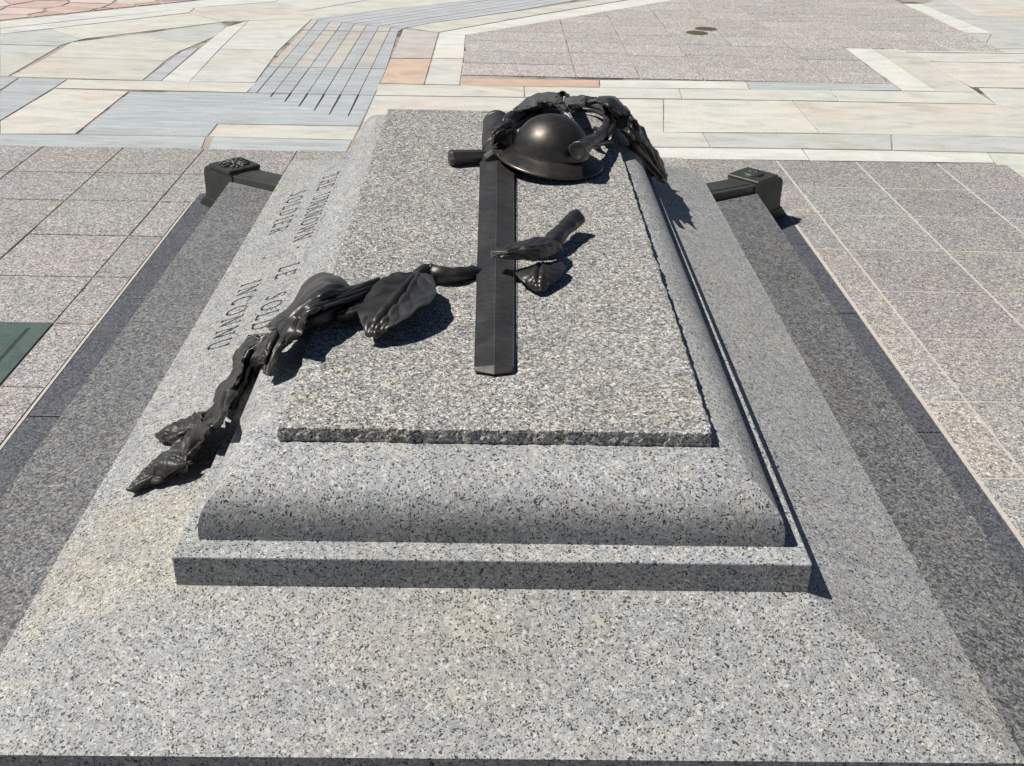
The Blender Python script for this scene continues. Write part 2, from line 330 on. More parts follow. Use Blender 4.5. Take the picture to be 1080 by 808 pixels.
POLY = [
('blue', [(-3.217, 5.523), (-2.725, 5.549), (-1.892, 5.566), (-1.854, 5.270), (-3.112, 5.264)]),
('blue', [(-1.848, 5.565), (-0.935, 5.551), (-0.939, 5.282), (-1.813, 5.262)]),
('slate', [(-3.702, 6.716), (-3.871, 7.132), (-3.723, 7.130)]),
('slate', [(-3.709, 7.131), (-3.342, 7.110), (-3.340, 6.802), (-3.354, 5.860), (-3.690, 6.686)]),
('cream2', [(-3.327, 6.797), (-2.758, 6.757), (-2.743, 5.566), (-3.222, 5.534), (-3.345, 5.836)]),
('slate', [(-2.751, 6.751), (-1.814, 6.797), (-0.919, 6.796), (-0.926, 5.912), (-1.896, 5.895), (-1.889, 5.578), (-2.734, 5.555)]),
('cream', [(-1.889, 5.878), (-0.925, 5.900), (-0.930, 5.559), (-1.883, 5.567)]),
('cream', [(-3.338, 7.100), (-1.872, 7.126), (-1.887, 6.803), (-3.331, 6.812)]),
('tan', [(-3.816, 8.555), (-3.333, 9.013), (-2.711, 8.537), (-2.770, 8.274), (-2.785, 7.872), (-3.794, 7.920)]),
('tan', [(-3.791, 7.912), (-2.783, 7.864), (-2.761, 7.133), (-3.809, 7.161)]),
('greyp', [(-2.649, 8.457), (-2.754, 8.276), (-2.760, 7.130), (-2.620, 7.130)]),
('grey', [(-4.574, 8.863), (-4.215, 9.163), (-3.766, 8.705), (-3.819, 8.564), (-3.860, 8.393), (-4.390, 8.410)]),
('grey', [(-4.382, 8.389), (-3.852, 8.372), (-3.823, 7.177), (-3.897, 7.197)]),
('cream', [(-4.222, 9.182), (-3.770, 8.718), (-2.736, 9.733), (-3.177, 10.212)]),
('tan', [(-3.183, 10.235), (-2.740, 9.748), (-2.446, 9.979), (-1.964, 10.601), (-2.449, 11.041), (-3.199, 10.539)]),
('grey', [(-3.333, 9.013), (-2.737, 9.695), (-2.640, 9.471), (-2.624, 9.003), (-2.711, 8.537)]),
('white', [(-4.830, 9.493), (-4.062, 10.238), (-3.319, 10.980), (-3.122, 10.593), (-4.073, 9.748), (-4.686, 9.139)]),
('white', [(-4.680, 9.125), (-4.066, 9.727), (-3.204, 10.520), (-3.184, 10.241), (-4.227, 9.196), (-4.578, 8.872)]),
('white', [(-3.319, 10.980), (-3.026, 11.292), (-2.405, 11.385), (-2.452, 11.060), (-3.202, 10.551)]),
('pale', [(-2.494, 9.835), (-1.886, 10.025), (-1.933, 8.410), (-2.457, 8.423)]),
('pale', [(-2.452, 8.403), (-1.931, 8.397), (-1.888, 7.147), (-2.397, 7.125)]),
('white', [(-2.494, 9.835), (-2.638, 9.461), (-2.629, 8.045), (-2.620, 7.130), (-2.397, 7.125), (-2.457, 8.423)]),
('pale', [(-2.449, 11.041), (-2.405, 11.385), (-1.294, 11.551), (-1.964, 10.601)]),
('pale', [(-2.725, 9.723), (-1.962, 10.589), (-1.341, 11.475), (-0.482, 11.673), (-0.258, 11.496), (-1.262, 10.668), (-1.886, 10.025), (-2.496, 9.845)]),
('slate', [(-1.886, 10.025), (-1.814, 10.263), (-0.482, 11.673), (0.413, 12.175), (1.074, 11.834), (0.169, 10.760), (-0.643, 9.976), (-0.924, 9.609)]),
('strip', [(-1.883, 10.008), (-0.923, 9.593), (-0.956, 9.426), (-1.880, 9.413)]),
('strip', [(-1.880, 9.388), (-0.954, 9.401), (-0.916, 7.744), (-1.895, 7.737)]),
('slate', [(-1.896, 7.722), (-0.915, 7.733), (-0.920, 6.808), (-1.881, 6.806)]),
('orange', [(-0.917, 8.149), (-0.564, 8.187), (-0.566, 7.207), (-0.920, 7.216)]),
('pink', [(-0.919, 9.583), (-0.559, 9.434), (-0.566, 8.219), (-0.915, 8.178)]),
('tan', [(-0.880, 9.651), (-0.643, 9.959), (0.169, 10.729), (1.120, 11.699), (1.537, 11.975), (1.667, 11.922), (0.164, 10.277), (-0.560, 9.449)]),
('white2', [(-0.554, 9.435), (0.163, 10.249), (1.662, 11.885), (2.163, 11.996), (2.106, 11.844), (0.158, 9.797), (-0.297, 9.331)]),
('white2', [(-0.554, 9.420), (-0.297, 9.317), (-0.284, 8.245), (-0.557, 8.216)]),
('pale', [(-0.556, 8.196), (-0.284, 8.225), (-0.285, 7.210), (-0.565, 7.200)]),
('orange', [(-0.288, 7.430), (0.849, 7.495), (0.831, 7.232), (-0.282, 7.184)]),
('white2', [(0.852, 7.489), (2.072, 7.554), (2.045, 7.273), (0.834, 7.223)]),
('blue', [(2.079, 7.551), (3.297, 7.601), (3.299, 7.346), (2.051, 7.267)]),
('cream2', [(-0.928, 7.176), (0.228, 7.199), (0.222, 6.846), (-0.917, 6.802)]),
('pale', [(0.231, 7.193), (1.465, 7.232), (1.444, 6.897), (0.225, 6.840)]),
('pale', [(1.467, 7.226), (2.707, 7.308), (2.669, 6.929), (1.447, 6.894)]),
('pale', [(2.709, 7.308), (3.921, 7.327), (3.909, 6.939), (2.671, 6.923)]),
('cream2', [(-0.918, 6.787), (0.270, 6.823), (0.247, 5.948), (-0.920, 5.582)]),
('cream2', [(0.270, 6.817), (1.293, 6.862), (1.163, 5.907), (0.246, 5.923)]),
('cream2', [(1.294, 6.868), (2.301, 6.905), (2.266, 5.970), (1.163, 5.907)]),
('cream', [(2.303, 6.900), (3.899, 6.932), (4.611, 6.161), (4.514, 5.979), (2.267, 5.963)]),
('pale', [(0.246, 5.898), (1.433, 5.914), (1.430, 5.558), (0.235, 5.498)]),
('grey', [(1.436, 5.909), (2.765, 5.969), (2.644, 5.576), (1.432, 5.551)]),
('grey', [(2.769, 5.969), (4.510, 5.971), (4.294, 5.566), (2.645, 5.572)]),
('white2', [(0.235, 5.487), (2.035, 5.555), (2.024, 5.293), (0.228, 5.227)]),
('white2', [(2.038, 5.550), (3.275, 5.561), (3.233, 5.320), (2.026, 5.289)]),
('pale', [(3.276, 5.557), (4.291, 5.559), (3.401, 3.888), (3.326, 4.618), (3.233, 5.316)]),
('white2', [(3.337, 9.135), (3.610, 9.156), (3.584, 7.349), (3.311, 7.347)]),
('tan', [(3.615, 9.143), (3.966, 8.910), (3.925, 7.337), (3.588, 7.346)]),
('pale', [(3.629, 9.158), (6.284, 9.303), (6.167, 9.084), (3.877, 8.967)]),
('pale', [(3.891, 8.955), (6.160, 9.069), (5.923, 8.625), (3.925, 8.541), (3.966, 8.910)]),
('cream', [(3.920, 8.528), (5.911, 8.603), (5.352, 7.552), (3.953, 7.525)]),
('pale', [(3.988, 7.494), (5.344, 7.538), (4.618, 6.174), (3.909, 6.939)]),
('white2', [(4.859, 11.960), (5.080, 11.957), (5.150, 10.084), (4.886, 10.073)]),
('grey', [(5.086, 11.965), (5.518, 12.495), (6.516, 9.739), (6.297, 9.327), (4.733, 9.246), (5.153, 10.068)]),
('cream', [(5.545, 12.537), (6.789, 12.761), (7.385, 11.371), (6.545, 9.793), (5.988, 11.204), (5.433, 11.174)]),
('slate2', [(4.325, 11.990), (4.793, 12.022), (4.813, 11.610), (4.330, 11.542)]),
('grey', [(4.882, 10.062), (5.153, 10.068), (4.733, 9.246), (4.238, 9.213), (4.125, 9.560)]),
('slate2', [(1.769, 10.064), (2.204, 10.081), (2.212, 9.634), (1.767, 9.580)]),
]
BASE = dict(cream=(.56,.54,.475), cream2=(.57,.55,.49), white=(.60,.60,.56), white2=(.62,.62,.57), pale=(.56,.555,.50), tan=(.525,.50,.445), grey=(.47,.48,.45), greyp=(.42,.42,.43), orange=(.54,.41,.31),
            blue=(.41,.43,.43), slate=(.395,.42,.425), slate2=(.25,.26,.285), strip=(.48,.46,.42), pink=(.47,.44,.41))
lime = Stones(); sl = Stones()
GRV = [
((-1.811, 9.979), (-1.810, 6.813)),
((-1.681, 9.940), (-1.684, 6.673)),
((-1.554, 9.847), (-1.554, 6.537)),
((-1.425, 9.810), (-1.428, 6.405)),
((-1.298, 9.772), (-1.301, 6.292)),
((-1.168, 9.709), (-1.179, 6.194)),
((-1.044, 9.646), (-1.042, 6.165))
]
ARM = [
((-1.811, 9.979), (0.922, 13.054)),
((-1.681, 9.940), (0.909, 12.836)),
((-1.554, 9.847), (0.896, 12.607)),
((-1.425, 9.810), (0.883, 12.385)),
((-1.298, 9.772), (0.870, 12.170)),
((-1.168, 9.709), (0.858, 11.960)),
((-1.044, 9.646), (0.846, 11.750))
]
def split_many(poly, lines):
    parts = [poly]
    for (a, b) in lines:
        nx, ny = -(b[1]-a[1]), (b[0]-a[0])
        nxt = []
        for q in parts:
            for sgn in (1, -1):
                r = clip(q, a[0], a[1], nx*sgn, ny*sgn)
                if len(r) >= 3: nxt.append(r)
        parts = nxt
    return parts
STAG = 0
for n_, poly in POLY:
    c = BASE[n_]; big = lime if n_ not in ('blue', 'slate', 'slate2') else sl
    if n_ == 'strip':
        for j, q in enumerate(split_many(poly, GRV)): lime.add(q, (.47,.445,.40) if j % 2 else (.41,.42,.43), gap=.0035)
        continue
    if n_ == 'slate' and len(poly) >= 4 and min(p[1] for p in poly) > 5.9 and -2.3 < sum(p[0] for p in poly)/len(poly) < -.4 and sum(p[1] for p in poly)/len(poly) < 7.6 and max(p[0] for p in poly) - min(p[0] for p in poly) < 1.6:
        for q in split_many(poly, GRV): sl.add(q, jit(c, .03), gap=.0035)
        continue
    if n_ == 'slate' and sum(p[1] for p in poly)/len(poly) > 9:
        for j, q in enumerate(split_many(poly, ARM)): sl.add(q, (.44,.45,.45) if j % 2 else (.43,.44,.45), gap=.005)
        continue
    big.add(poly, jit(c, .03, .01), gap=.0034)
# the far granite field, same half-metre grid
fx = [.14, .67, 1.20, 1.73, 2.25, 2.80, 3.32, 3.83, 4.35, 4.87]
fy = [7.56, 8.03, 8.54, 9.05, 9.54, 10.07, 10.52, 11.0, 11.5, 12.0, 12.5]
edge = [(-0.297, 9.331), (0.158, 9.797), (2.106, 11.844)]
le = (-0.292, 7.430)
tr = [(3.278, 7.617), (3.337, 9.135), (4.713, 9.243), (4.882, 10.062), (4.853, 11.960)]
for a in range(len(fx) - 1):
    for b in range(len(fy) - 1):
        if a == 3 and b == 4 and False: continue
        off = (0, .03, -.04, .05, 0, -.03, .04, 0, .02)[a]
        y0 = fy[b] + (off if b else 0); y1 = fy[b+1] + off
        p = rect(fx[a], fx[a+1], y0, y1)
        if a == 0: p = [(-.28, y0), (fx[1], y0), (fx[1], y1), (-.295, y1)]
        p = clip(p, edge[0][0], edge[0][1], (edge[2][1]-edge[0][1]), -(edge[2][0]-edge[0][0]))   # below the diagonal strip
        if len(p) < 3: continue
        cx = sum(q[0] for q in p)/len(p); cy = sum(q[1] for q in p)/len(p)
        if cy < tr[1][1] + .1: p = clip(p, tr[0][0], tr[0][1], -(tr[1][1]-tr[0][1]), (tr[1][0]-tr[0][0])) if a >= 4 else p
        else: p = clip(p, tr[3][0], tr[3][1], -(tr[4][1]-tr[3][1]), (tr[4][0]-tr[3][0])) if a >= 6 else p
        if len(p) < 3: continue
        t = jit(PINK, .07); t = (t[0]*1.25, t[1]*1.24, t[2]*1.22)
        if a == 0 and False: continue
        pav.add(p, t, gap=.006)
# cracked pink flagstones, upper left
flag = Stones()
sites = [(-8.6 + .42*i + random.uniform(-.17,.17), 9.4 + .36*j + random.uniform(-.14,.14)) for i in range(20) for j in range(12)]
fa, fb = (-4.850, 9.544), (-4.080, 10.295)
for s_ in sites:
    p = rect(s_[0]-.6, s_[0]+.6, s_[1]-.6, s_[1]+.6)
    for o in sites:
        if o is s_: continue
        if abs(o[0]-s_[0]) > 1.3 or abs(o[1]-s_[1]) > 1.3: continue
        mx, my = (s_[0]+o[0])/2, (s_[1]+o[1])/2
        p = clip(p, mx, my, s_[0]-o[0], s_[1]-o[1])
        if len(p) < 3: break
    if len(p) >= 3: p = clip(p, fa[0], fa[1], -(fb[1]-fa[1]), fb[0]-fa[0])
    if len(p) >= 3: flag.add(p, jit(random.choice([(.52,.40,.35),(.50,.37,.32),(.56,.47,.42),(.46,.35,.31)]), .08), gap=.016, wob=.012)
tag(pav.build('granite_paving', M_paver), 'speckled pinkish grey square granite pavers around the tomb', 'paving', kind='structure')
tag(lime.build('limestone_paving', M_lime), 'pale cream and white limestone paving slabs behind the tomb', 'paving', kind='structure')
tag(sl.build('slate_paving', M_slate), 'streaky blue grey paving slabs, some cut with grooves', 'paving', kind='structure')
tag(flag.build('flagstone_paving', M_lime), 'cracked pink flagstones with dark joints in the top left corner', 'paving', kind='structure')
# shallow ends of the grooves in the big blue slab
v = []; f = []
for (a, b), k in zip(GRV, range(7)):
    st = (-1.816, 6.803); en = (-0.920, 6.808)
    t = ((st[0]-a[0])*(en[1]-st[1]) - (st[1]-a[1])*(en[0]-st[0])) / ((b[0]-a[0])*(en[1]-st[1]) - (b[1]-a[1])*(en[0]-st[0]))
    if t >= 1: continue
    p = Vector((a[0] + (b[0]-a[0])*t, a[1] + (b[1]-a[1])*t)); q = Vector(b); d = (q - p).normalized(); n_ = Vector((-d.y, d.x)) * .006
    i = len(v); v += [(p.x-n_.x, p.y-n_.y, .0035), (p.x+n_.x, p.y+n_.y, .0035), (q.x+n_.x*.4, q.y+n_.y*.4, .0035), (q.x-n_.x*.4, q.y-n_.y*.4, .0035)]; f.append((i,i+1,i+2,i+3))
tag(link('slab_grooves', mesh('slab_grooves', v, f), M_gap), 'dark grooves running out into the blue slab', 'grooves', kind='structure')

# dark granite margin set flush in the paving round the tomb
mar = Stones()
def margin_run(x0, x1, ys, tone):
    for a in range(len(ys) - 1): mar.add(rect(x0, x1, ys[a+1], ys[a]), jit(tone, .08), gap=.0045, z=.004)
margin_run(-1.652, -1.33, [4.40, 2.941, 1.899, .86, -.75], (1, 1, 1.03))
margin_run(1.33, 1.620, [4.40, 3.767, 2.909, 1.877, .84, -.75], (.96, .97, 1.0))
for a in range(3): mar.add(rect(-1.33 + a*.887, -1.33 + (a+1)*.887, 4.10, 4.40), (1, 1, 1)); mar.add(rect(-1.33 + a*.887, -1.33 + (a+1)*.887, -.75, -.36), (1, 1, 1))
tag(mar.build('margin_strip', M_dark), 'flush dark blue grey granite strip bordering the foot of the tomb', 'granite strip', kind='structure')
v = []; f = []
for x0, x1 in ((-1.6645, -1.6535), (1.6225, 1.6325)):
    i = len(v); v += [(x0,-.75,.0),(x1,-.75,.0),(x1,4.4,.0),(x0,4.4,.0)]; f.append((i,i+1,i+2,i+3))
tag(link('joint_mortar', mesh('joint_mortar', v, f), M_lightmortar), 'pale mortar line along the dark strip', 'mortar', kind='structure')

# ------------------------------------------------------------------ the tomb
tomb = tag(empty('tomb', (0, 1.88, 0)), 'stepped grey granite tomb with a rounded chest and rough lid', 'tomb')
def weathered(name, x0, x1, y0, y1, zb, zo, inset, zi, mat):
    """block with a weathered (outward falling) top, mitred at the corners"""
    v = [(x0,y0,zb),(x1,y0,zb),(x1,y1,zb),(x0,y1,zb),(x0,y0,zo),(x1,y0,zo),(x1,y1,zo),(x0,y1,zo),
         (x0+inset,y0+inset,zi),(x1-inset,y0+inset,zi),(x1-inset,y1-inset,zi),(x0+inset,y1-inset,zi)]
    f = [(3,2,1,0),(8,9,10,11)]
    for i in range(4): j = (i+1) % 4; f += [(i,j,4+j,4+i),(4+i,4+j,8+j,8+i)]
    return link(name, mesh(name, v, f), mat, tomb)
o = weathered('base_step', -1.380, 1.373, -.38, 4.12, -.01, .200, .42, .2609, M_step); bevel(o, .004)
tag(o, 'wide darker grey granite bottom step')

# inscribed platform, letters cut in with a V-tool
plat = weathered('inscribed_platform', -1.0, 1.0, 0, 3.741, .21, .396, .345, .514, M_plat)
tag(plat, 'light speckled granite platform with an inscription cut on its left side')
STK = {  # strokes on a unit-high letter: (x0,y0,x1,y1,weight)
 'T': (.78, [(.39,0,.39,1,1),(.02,1,.76,1,.5),(.02,1,.02,.86,.5),(.76,1,.76,.86,.5),(.26,0,.52,0,.4)]),
 'H': (.86, [(.14,0,.14,1,1),(.72,0,.72,1,1),(.14,.52,.72,.52,.5),(.02,0,.26,0,.4),(.02,1,.26,1,.4),(.6,0,.84,0,.4),(.6,1,.84,1,.4)]),
 'E': (.64, [(.14,0,.14,1,1),(.02,1,.56,1,.5),(.56,1,.56,.86,.5),(.14,.52,.46,.52,.5),(.02,0,.6,0,.5),(.6,0,.6,.15,.5)]),
 'U': (.84, [(.14,1,.14,.3,1),(.14,.3,.24,.06,.9),(.24,.06,.44,0,.7),(.44,0,.62,.08,.6),(.62,.08,.7,.3,.5),(.7,.3,.7,1,.5),(.02,1,.26,1,.4),(.58,1,.82,1,.4)]),
 'N': (.88, [(.14,0,.14,1,.5),(.14,1,.72,0,1),(.72,0,.72,1,.5),(.02,0,.26,0,.4),(.0,1,.14,1,.4),(.6,1,.84,1,.4)]),
 'K': (.80, [(.14,0,.14,1,1),(.14,.48,.62,1,.5),(.32,.62,.76,0,1),(.02,0,.26,0,.4),(.02,1,.26,1,.4)]),
 'O': (.92, [(.46,1,.22,.92,.6),(.22,.92,.08,.68,.9),(.08,.68,.08,.32,1),(.08,.32,.22,.08,.9),(.22,.08,.46,0,.6),(.46,0,.7,.08,.6),(.7,.08,.84,.32,.9),(.84,.32,.84,.68,1),(.84,.68,.7,.92,.9),(.7,.92,.46,1,.6)]),
 'W': (1.15,[(.08,1,.34,0,1),(.34,0,.58,1,.5),(.58,1,.82,0,1),(.82,0,1.06,1,.5),(.0,1,.18,1,.4),(.96,1,1.14,1,.4)]),
 'S': (.62, [(.52,.84,.36,1,.5),(.36,1,.16,.94,.6),(.16,.94,.1,.74,.9),(.1,.74,.3,.54,1),(.3,.54,.5,.38,1),(.5,.38,.52,.18,.9),(.52,.18,.34,0,.6),(.34,0,.08,.12,.5)]),
 'L': (.62, [(.14,0,.14,1,1),(.02,1,.26,1,.4),(.02,0,.56,0,.5),(.56,0,.58,.16,.5)]),
 'D': (.86, [(.14,0,.14,1,1),(.02,1,.42,1,.5),(.42,1,.66,.86,.6),(.66,.86,.78,.5,1),(.78,.5,.66,.14,1),(.66,.14,.42,0,.6),(.42,0,.02,0,.5)]),
 'I': (.34, [(.16,0,.16,1,1),(.04,0,.28,0,.4),(.04,1,.28,1,.4)]),
 'R': (.76, [(.14,0,.14,1,1),(.02,1,.4,1,.5),(.4,1,.58,.88,.7),(.58,.88,.56,.62,.9),(.56,.62,.36,.5,.6),(.36,.5,.14,.5,.5),(.36,.5,.74,0,1),(.02,0,.26,0,.4)]),
 'A': (.84, [(.06,0,.42,1,.5),(.42,1,.76,0,1),(.18,.34,.64,.34,.5),(-.02,0,.16,0,.4),(.64,0,.86,0,.4)]),
 'C': (.78, [(.7,.82,.54,.98,.5),(.54,.98,.34,.98,.6),(.34,.98,.14,.78,.9),(.14,.78,.08,.5,1),(.08,.5,.16,.2,1),(.16,.2,.36,.02,.8),(.36,.02,.56,.02,.6),(.56,.02,.72,.18,.5)]),
}
cut_bm = bmesh.new()
CAP = .0715
from mathutils import Matrix as _M
TILT = math.atan(.342); CT, ST = math.cos(TILT), math.sin(TILT)
def onslope(p):
    """(distance up the slope from the outer edge, y, height off the slope) -> world"""
    return Vector((-1.0 + p.x*CT - p.z*ST, p.y, .396 + p.x*ST + p.z*CT))
def cut_text(txt, xbase, ymid, track=.30, zt=0.0):
    """runs away from the camera's far end towards the near end, read from the tomb's left side"""
    adv = [(STK[c][0] + track) if c in STK else (.42 if c == '.' else .55) for c in txt]
    tot = sum(adv) * CAP; pos = ymid + tot / 2
    for c, a in zip(txt, adv):
        strokes = STK[c][1] if c in STK else ([(.1,.46,.24,.54,1.3)] if c == '.' else [])
        for x0, y0, x1, y1, wt in strokes:
            p = Vector((xbase + y0*CAP, pos - x0*CAP, zt)); q = Vector((xbase + y1*CAP, pos - x1*CAP, zt))
            d = (q - p); d = d.normalized() if d.length else Vector((1, 0, 0)); n = Vector((-d.y, d.x, 0))
            h = .0066 * (.50 + .50*wt); e = d * .0012; jz = random.uniform(0, .0009); dep = .011 + jz
            A = [p - e + n*h, p - e - n*h, q + e - n*h, q + e + n*h]
            top = [cut_bm.verts.new(onslope(k + Vector((0, 0, .004 + jz)))) for k in A]
            bot = [cut_bm.verts.new(onslope(k + Vector((0, 0, -dep)) - (n*h*.5 if i in (0, 3) else -n*h*.5))) for i, k in enumerate(A)]
            cut_bm.faces.new(top); cut_bm.faces.new(bot[::-1])
            for i in range(4):
                j = (i+1) % 4; cut_bm.faces.new((top[j], top[i], bot[i], bot[j]))
        pos -= a * CAP
cut_text('THE', .249, 3.13, .34); cut_text('UNKNOWN', .249, 2.68, .22); cut_text('.', .249, 2.335)
cut_text('LE', .249, 2.10); cut_text('SOLDAT', .249, 1.68)
cut_text('SOLDIER', .113, 2.85, .40); cut_text('.', .113, 2.335); cut_text('INCONNU', .113, 1.83, .32)
bmesh.ops.recalc_face_normals(cut_bm, faces=cut_bm.faces)
cme = bpy.data.meshes.new('cutter'); cut_bm.to_mesh(cme); cut_bm.free()
cob = bpy.data.objects.new('cutter', cme); col.objects.link(cob)
bo = plat.modifiers.new('cut', 'BOOLEAN'); bo.operation = 'DIFFERENCE'; bo.object = cob; bo.solver = 'EXACT'; bo.use_self = True
bpy.context.view_layer.update()
dg = bpy.context.evaluated_depsgraph_get()
nm = bpy.data.meshes.new_from_object(plat.evaluated_get(dg))
plat.modifiers.clear(); plat.data = nm
bpy.data.objects.remove(cob); bpy.data.meshes.remove(cme)

o = link('plinth', boxme('plinth', -.653, .659, .345, 3.396, .50, .586), M_body, tomb); bevel(o, .0035)
tag(o, 'thin square edged granite plinth')

def rings_mesh(name, rings, cap_top=True):
    n = len(rings[0]); v = [p for r in rings for p in r]; f = []
    for r in range(len(rings) - 1):
        for i in range(n): j = (i+1) % n; f.append((r*n+i, r*n+j, (r+1)*n+j, (r+1)*n+i))
    f.append(tuple((len(rings)-1)*n + i for i in range(n))); f.append(tuple(reversed(range(n))))
    return mesh(name, v, f)
def loop_rect(x0, x1, y0, y1, nx, ny):
    L_ = [(x0 + (x1-x0)*i/nx, y0) for i in range(nx)] + [(x1, y0 + (y1-y0)*i/ny) for i in range(ny)]
    L_ += [(x1 - (x1-x0)*i/nx, y1) for i in range(nx)] + [(x0, y1 - (y1-y0)*i/ny) for i in range(ny)]
    return L_
rings = []
N = 26
for k in range(N + 1):
    a = k / N * math.pi / 2
    t = (1 - math.cos(a))**1.12; u = (1 - math.cos(a))**1.45; hgt = .08 + .92*math.sin(a)
    if k == 0: rings.append([(x, y, .586) for x, y in loop_rect(-.611, .612, .403, 3.338, 10, 20)])
    lp = loop_rect(-.611 + .165*t, .612 - .155*t, .403 + .172*u, 3.338 - .180*u, 10, 20)
    rings.append([(x, y, .586 + ((.732 + SL*(y-.563)) - .586) * hgt) for x, y in lp])
body = link('rounded_chest', rings_mesh('rounded_chest', rings), M_body, tomb, True)
body.modifiers.new('es', 'EDGE_SPLIT').split_angle = R(32)
tag(body, 'granite chest swelling outwards with rounded sides')
# rough hammered lid
rings = []
def nz(x, y, z, s, k): return noise.noise(Vector((x*s + k*7.3, y*s - k*3.1, z*s + k)))
def slab_ring(z, out, amp, flat=0):
    lp = loop_rect(-.460, .472, .563, 3.171, 110, 250); r = []
    for x, y in lp:
        # the lid narrows a little towards the head
        kx = 1 + .008 * (y-.563)/2.6
        cx, cy = .006, 1.898; ex = 1 if x > .4715 else (-1 if x < -.4595 else 0); ey = 1 if y > 3.1705 else (-1 if y < .5635 else 0)
        d = out + amp * (.7*nz(x, y, z, 30, 1) + .5 * nz(x, y, z, 9, 2) + .7*nz(x, y, z, 85, 5))
        X = cx + (x-cx)*kx; r.append((X + ex*d, y + ey*d, z + SL*(y-.563) + (amp*.22*nz(x, y, z, 45, 3) if not flat else 0)))
    return r
for z, out, amp in ((.7285, -.003, .002), (.733, 0, .004), (.741, .001, .006), (.750, 0, .007), (.759, 0, .006), (.7652, -.0005, .0055), (.7664, -.003, .004)):
    rings.append(slab_ring(z, out, amp))
rings.append(slab_ring(.7666, -.03, .0, 1))
lid = link('rough_lid', rings_mesh('rough_lid', rings), M_slab, tomb); 
tag(lid, 'rough hammered granite lid slab with jagged arrises')

# ------------------------------------------------------------------ bronze corner brackets
def corner_bracket(sx, label):
    root = empty('corner_bracket', (sx*1.372, 4.124, 0))
    tag(root, label, 'corner bracket', 'bronze brackets on the back corners of the step')
    cx0, cy0 = sx*1.0, 3.741
    dv = Vector((sx, 1, 0)).normalized(); pv = Vector((-sx, 1, 0)).normalized()   # outward along the mitre / across it
    def W_(u, t, z): return Vector((cx0, cy0, 0)) + dv*u + pv*t + Vector((0, 0, z))
    def extr(name, prof, half, par=root, mat=M_cor, bw=.002):
        n = len(prof)
        v = [W_(u, -half, z) for u, z in prof] + [W_(u, half, z) for u, z in prof]
        f = [tuple(range(n)), tuple(reversed(range(n, 2*n)))] + [(i, (i+1) % n, n + (i+1) % n, n + i) for i in range(n)]
        o = link(name, mesh(name, v, f), mat, par); bevel(o, bw); return o
    extr('strap', [(.01,.235),(.01,.281),(.43,.236),(.43,.19)], .082)
    extr('panel', [(.05,.272),(.05,.2803),(.42,.2406),(.42,.232)], .045)
    extr('scroll', [(.42,.19),(.42,.243),(.632,.243),(.662,.238),(.684,.222),(.694,.198),(.695,.165),(.694,.12),(.698,.078),(.706,.062),(.452,.05),(.452,.19)], .088)
    extr('foot_moulding', [(.456,.001),(.456,.06),(.712,.060),(.724,.056),(.727,.047),(.722,.042),(.740,.038),(.750,.031),(.744,.026),(.760,.020),(.762,.001)], .092)
    cap = extr('cap', [(.428,.243),(.428,.257),(.433,.262),(.616,.262),(.621,.257),(.621,.243)], .0955)
    # relief on the cap
    c = W_(.5245, 0, .262)
    bm = bmesh.new()
    if sx < 0:
        ring = [W_(.5245 + a, b, .268) for a, b in ((-.072,-.072),(.072,-.072),(.072,.072),(-.072,.072))]
        for k in range(14):
            a = k/14*math.tau + .2
            q = c + Vector((math.cos(a)*.062, math.sin(a)*.062, .002))
            bmesh.ops.create_icosphere(bm, subdivisions=2, radius=.022, matrix=Matrix.Translation(q) @ Matrix.Rotation(a + random.uniform(-.7,.7), 4, 'Z') @ Matrix.Diagonal((1.1, .38, .45, 1)))
        for k in range(9):
            a = k/9*math.tau
            bmesh.ops.create_icosphere(bm, subdivisions=2, radius=.020, matrix=Matrix.Translation(c + Vector((math.cos(a)*.038, math.sin(a)*.038, .004))) @ Matrix.Rotation(a, 4, 'Z') @ Matrix.Diagonal((1.3, .5, .55, 1)))
        bmesh.ops.create_icosphere(bm, subdivisions=2, radius=.02, matrix=Matrix.Translation(c + Vector((0,0,.004))) @ Matrix.Diagonal((1, 1, .7, 1)))
        nm_, mt = 'leaf_relief', M_cor
    else:
        prof = [(.0,.016),(.02,.0155),(.034,.011),(.046,.0125),(.052,.010),(.055,.0)]
        for i in range(len(prof)-1):
            for k in range(32):
                a0, a1 = k/32*math.tau, (k+1)/32*math.tau
                vs = []
                for (r_, z_), a in ((prof[i],a0),(prof[i],a1),(prof[i+1],a1),(prof[i+1],a0)):
                    vs.append(bm.verts.new(c + Vector((math.cos(a)*r_, math.sin(a)*r_, z_))))
                bm.faces.new(vs)
        bmesh.ops.remove_doubles(bm, verts=bm.verts, dist=1e-5)
        for k in range(8):
            a = k/8*math.tau
            bmesh.ops.create_icosphere(bm, subdivisions=1, radius=.012, matrix=Matrix.Translation(c + Vector((math.cos(a)*.018, math.sin(a)*.018, .013))) @ Matrix.Rotation(a, 4, 'Z') @ Matrix.Diagonal((1.2, .4, .4, 1)))
        nm_, mt = 'round_emblem', M_emb
    me = bpy.data.meshes.new(nm_); bm.to_mesh(me); bm.free()
    link(nm_, me, mt, cap, True)
corner_bracket(-1, 'bronze corner bracket with square leaf relief on top, left back corner of the step')
corner_bracket(1, 'bronze corner bracket with round greenish emblem on top, right back corner of the step')

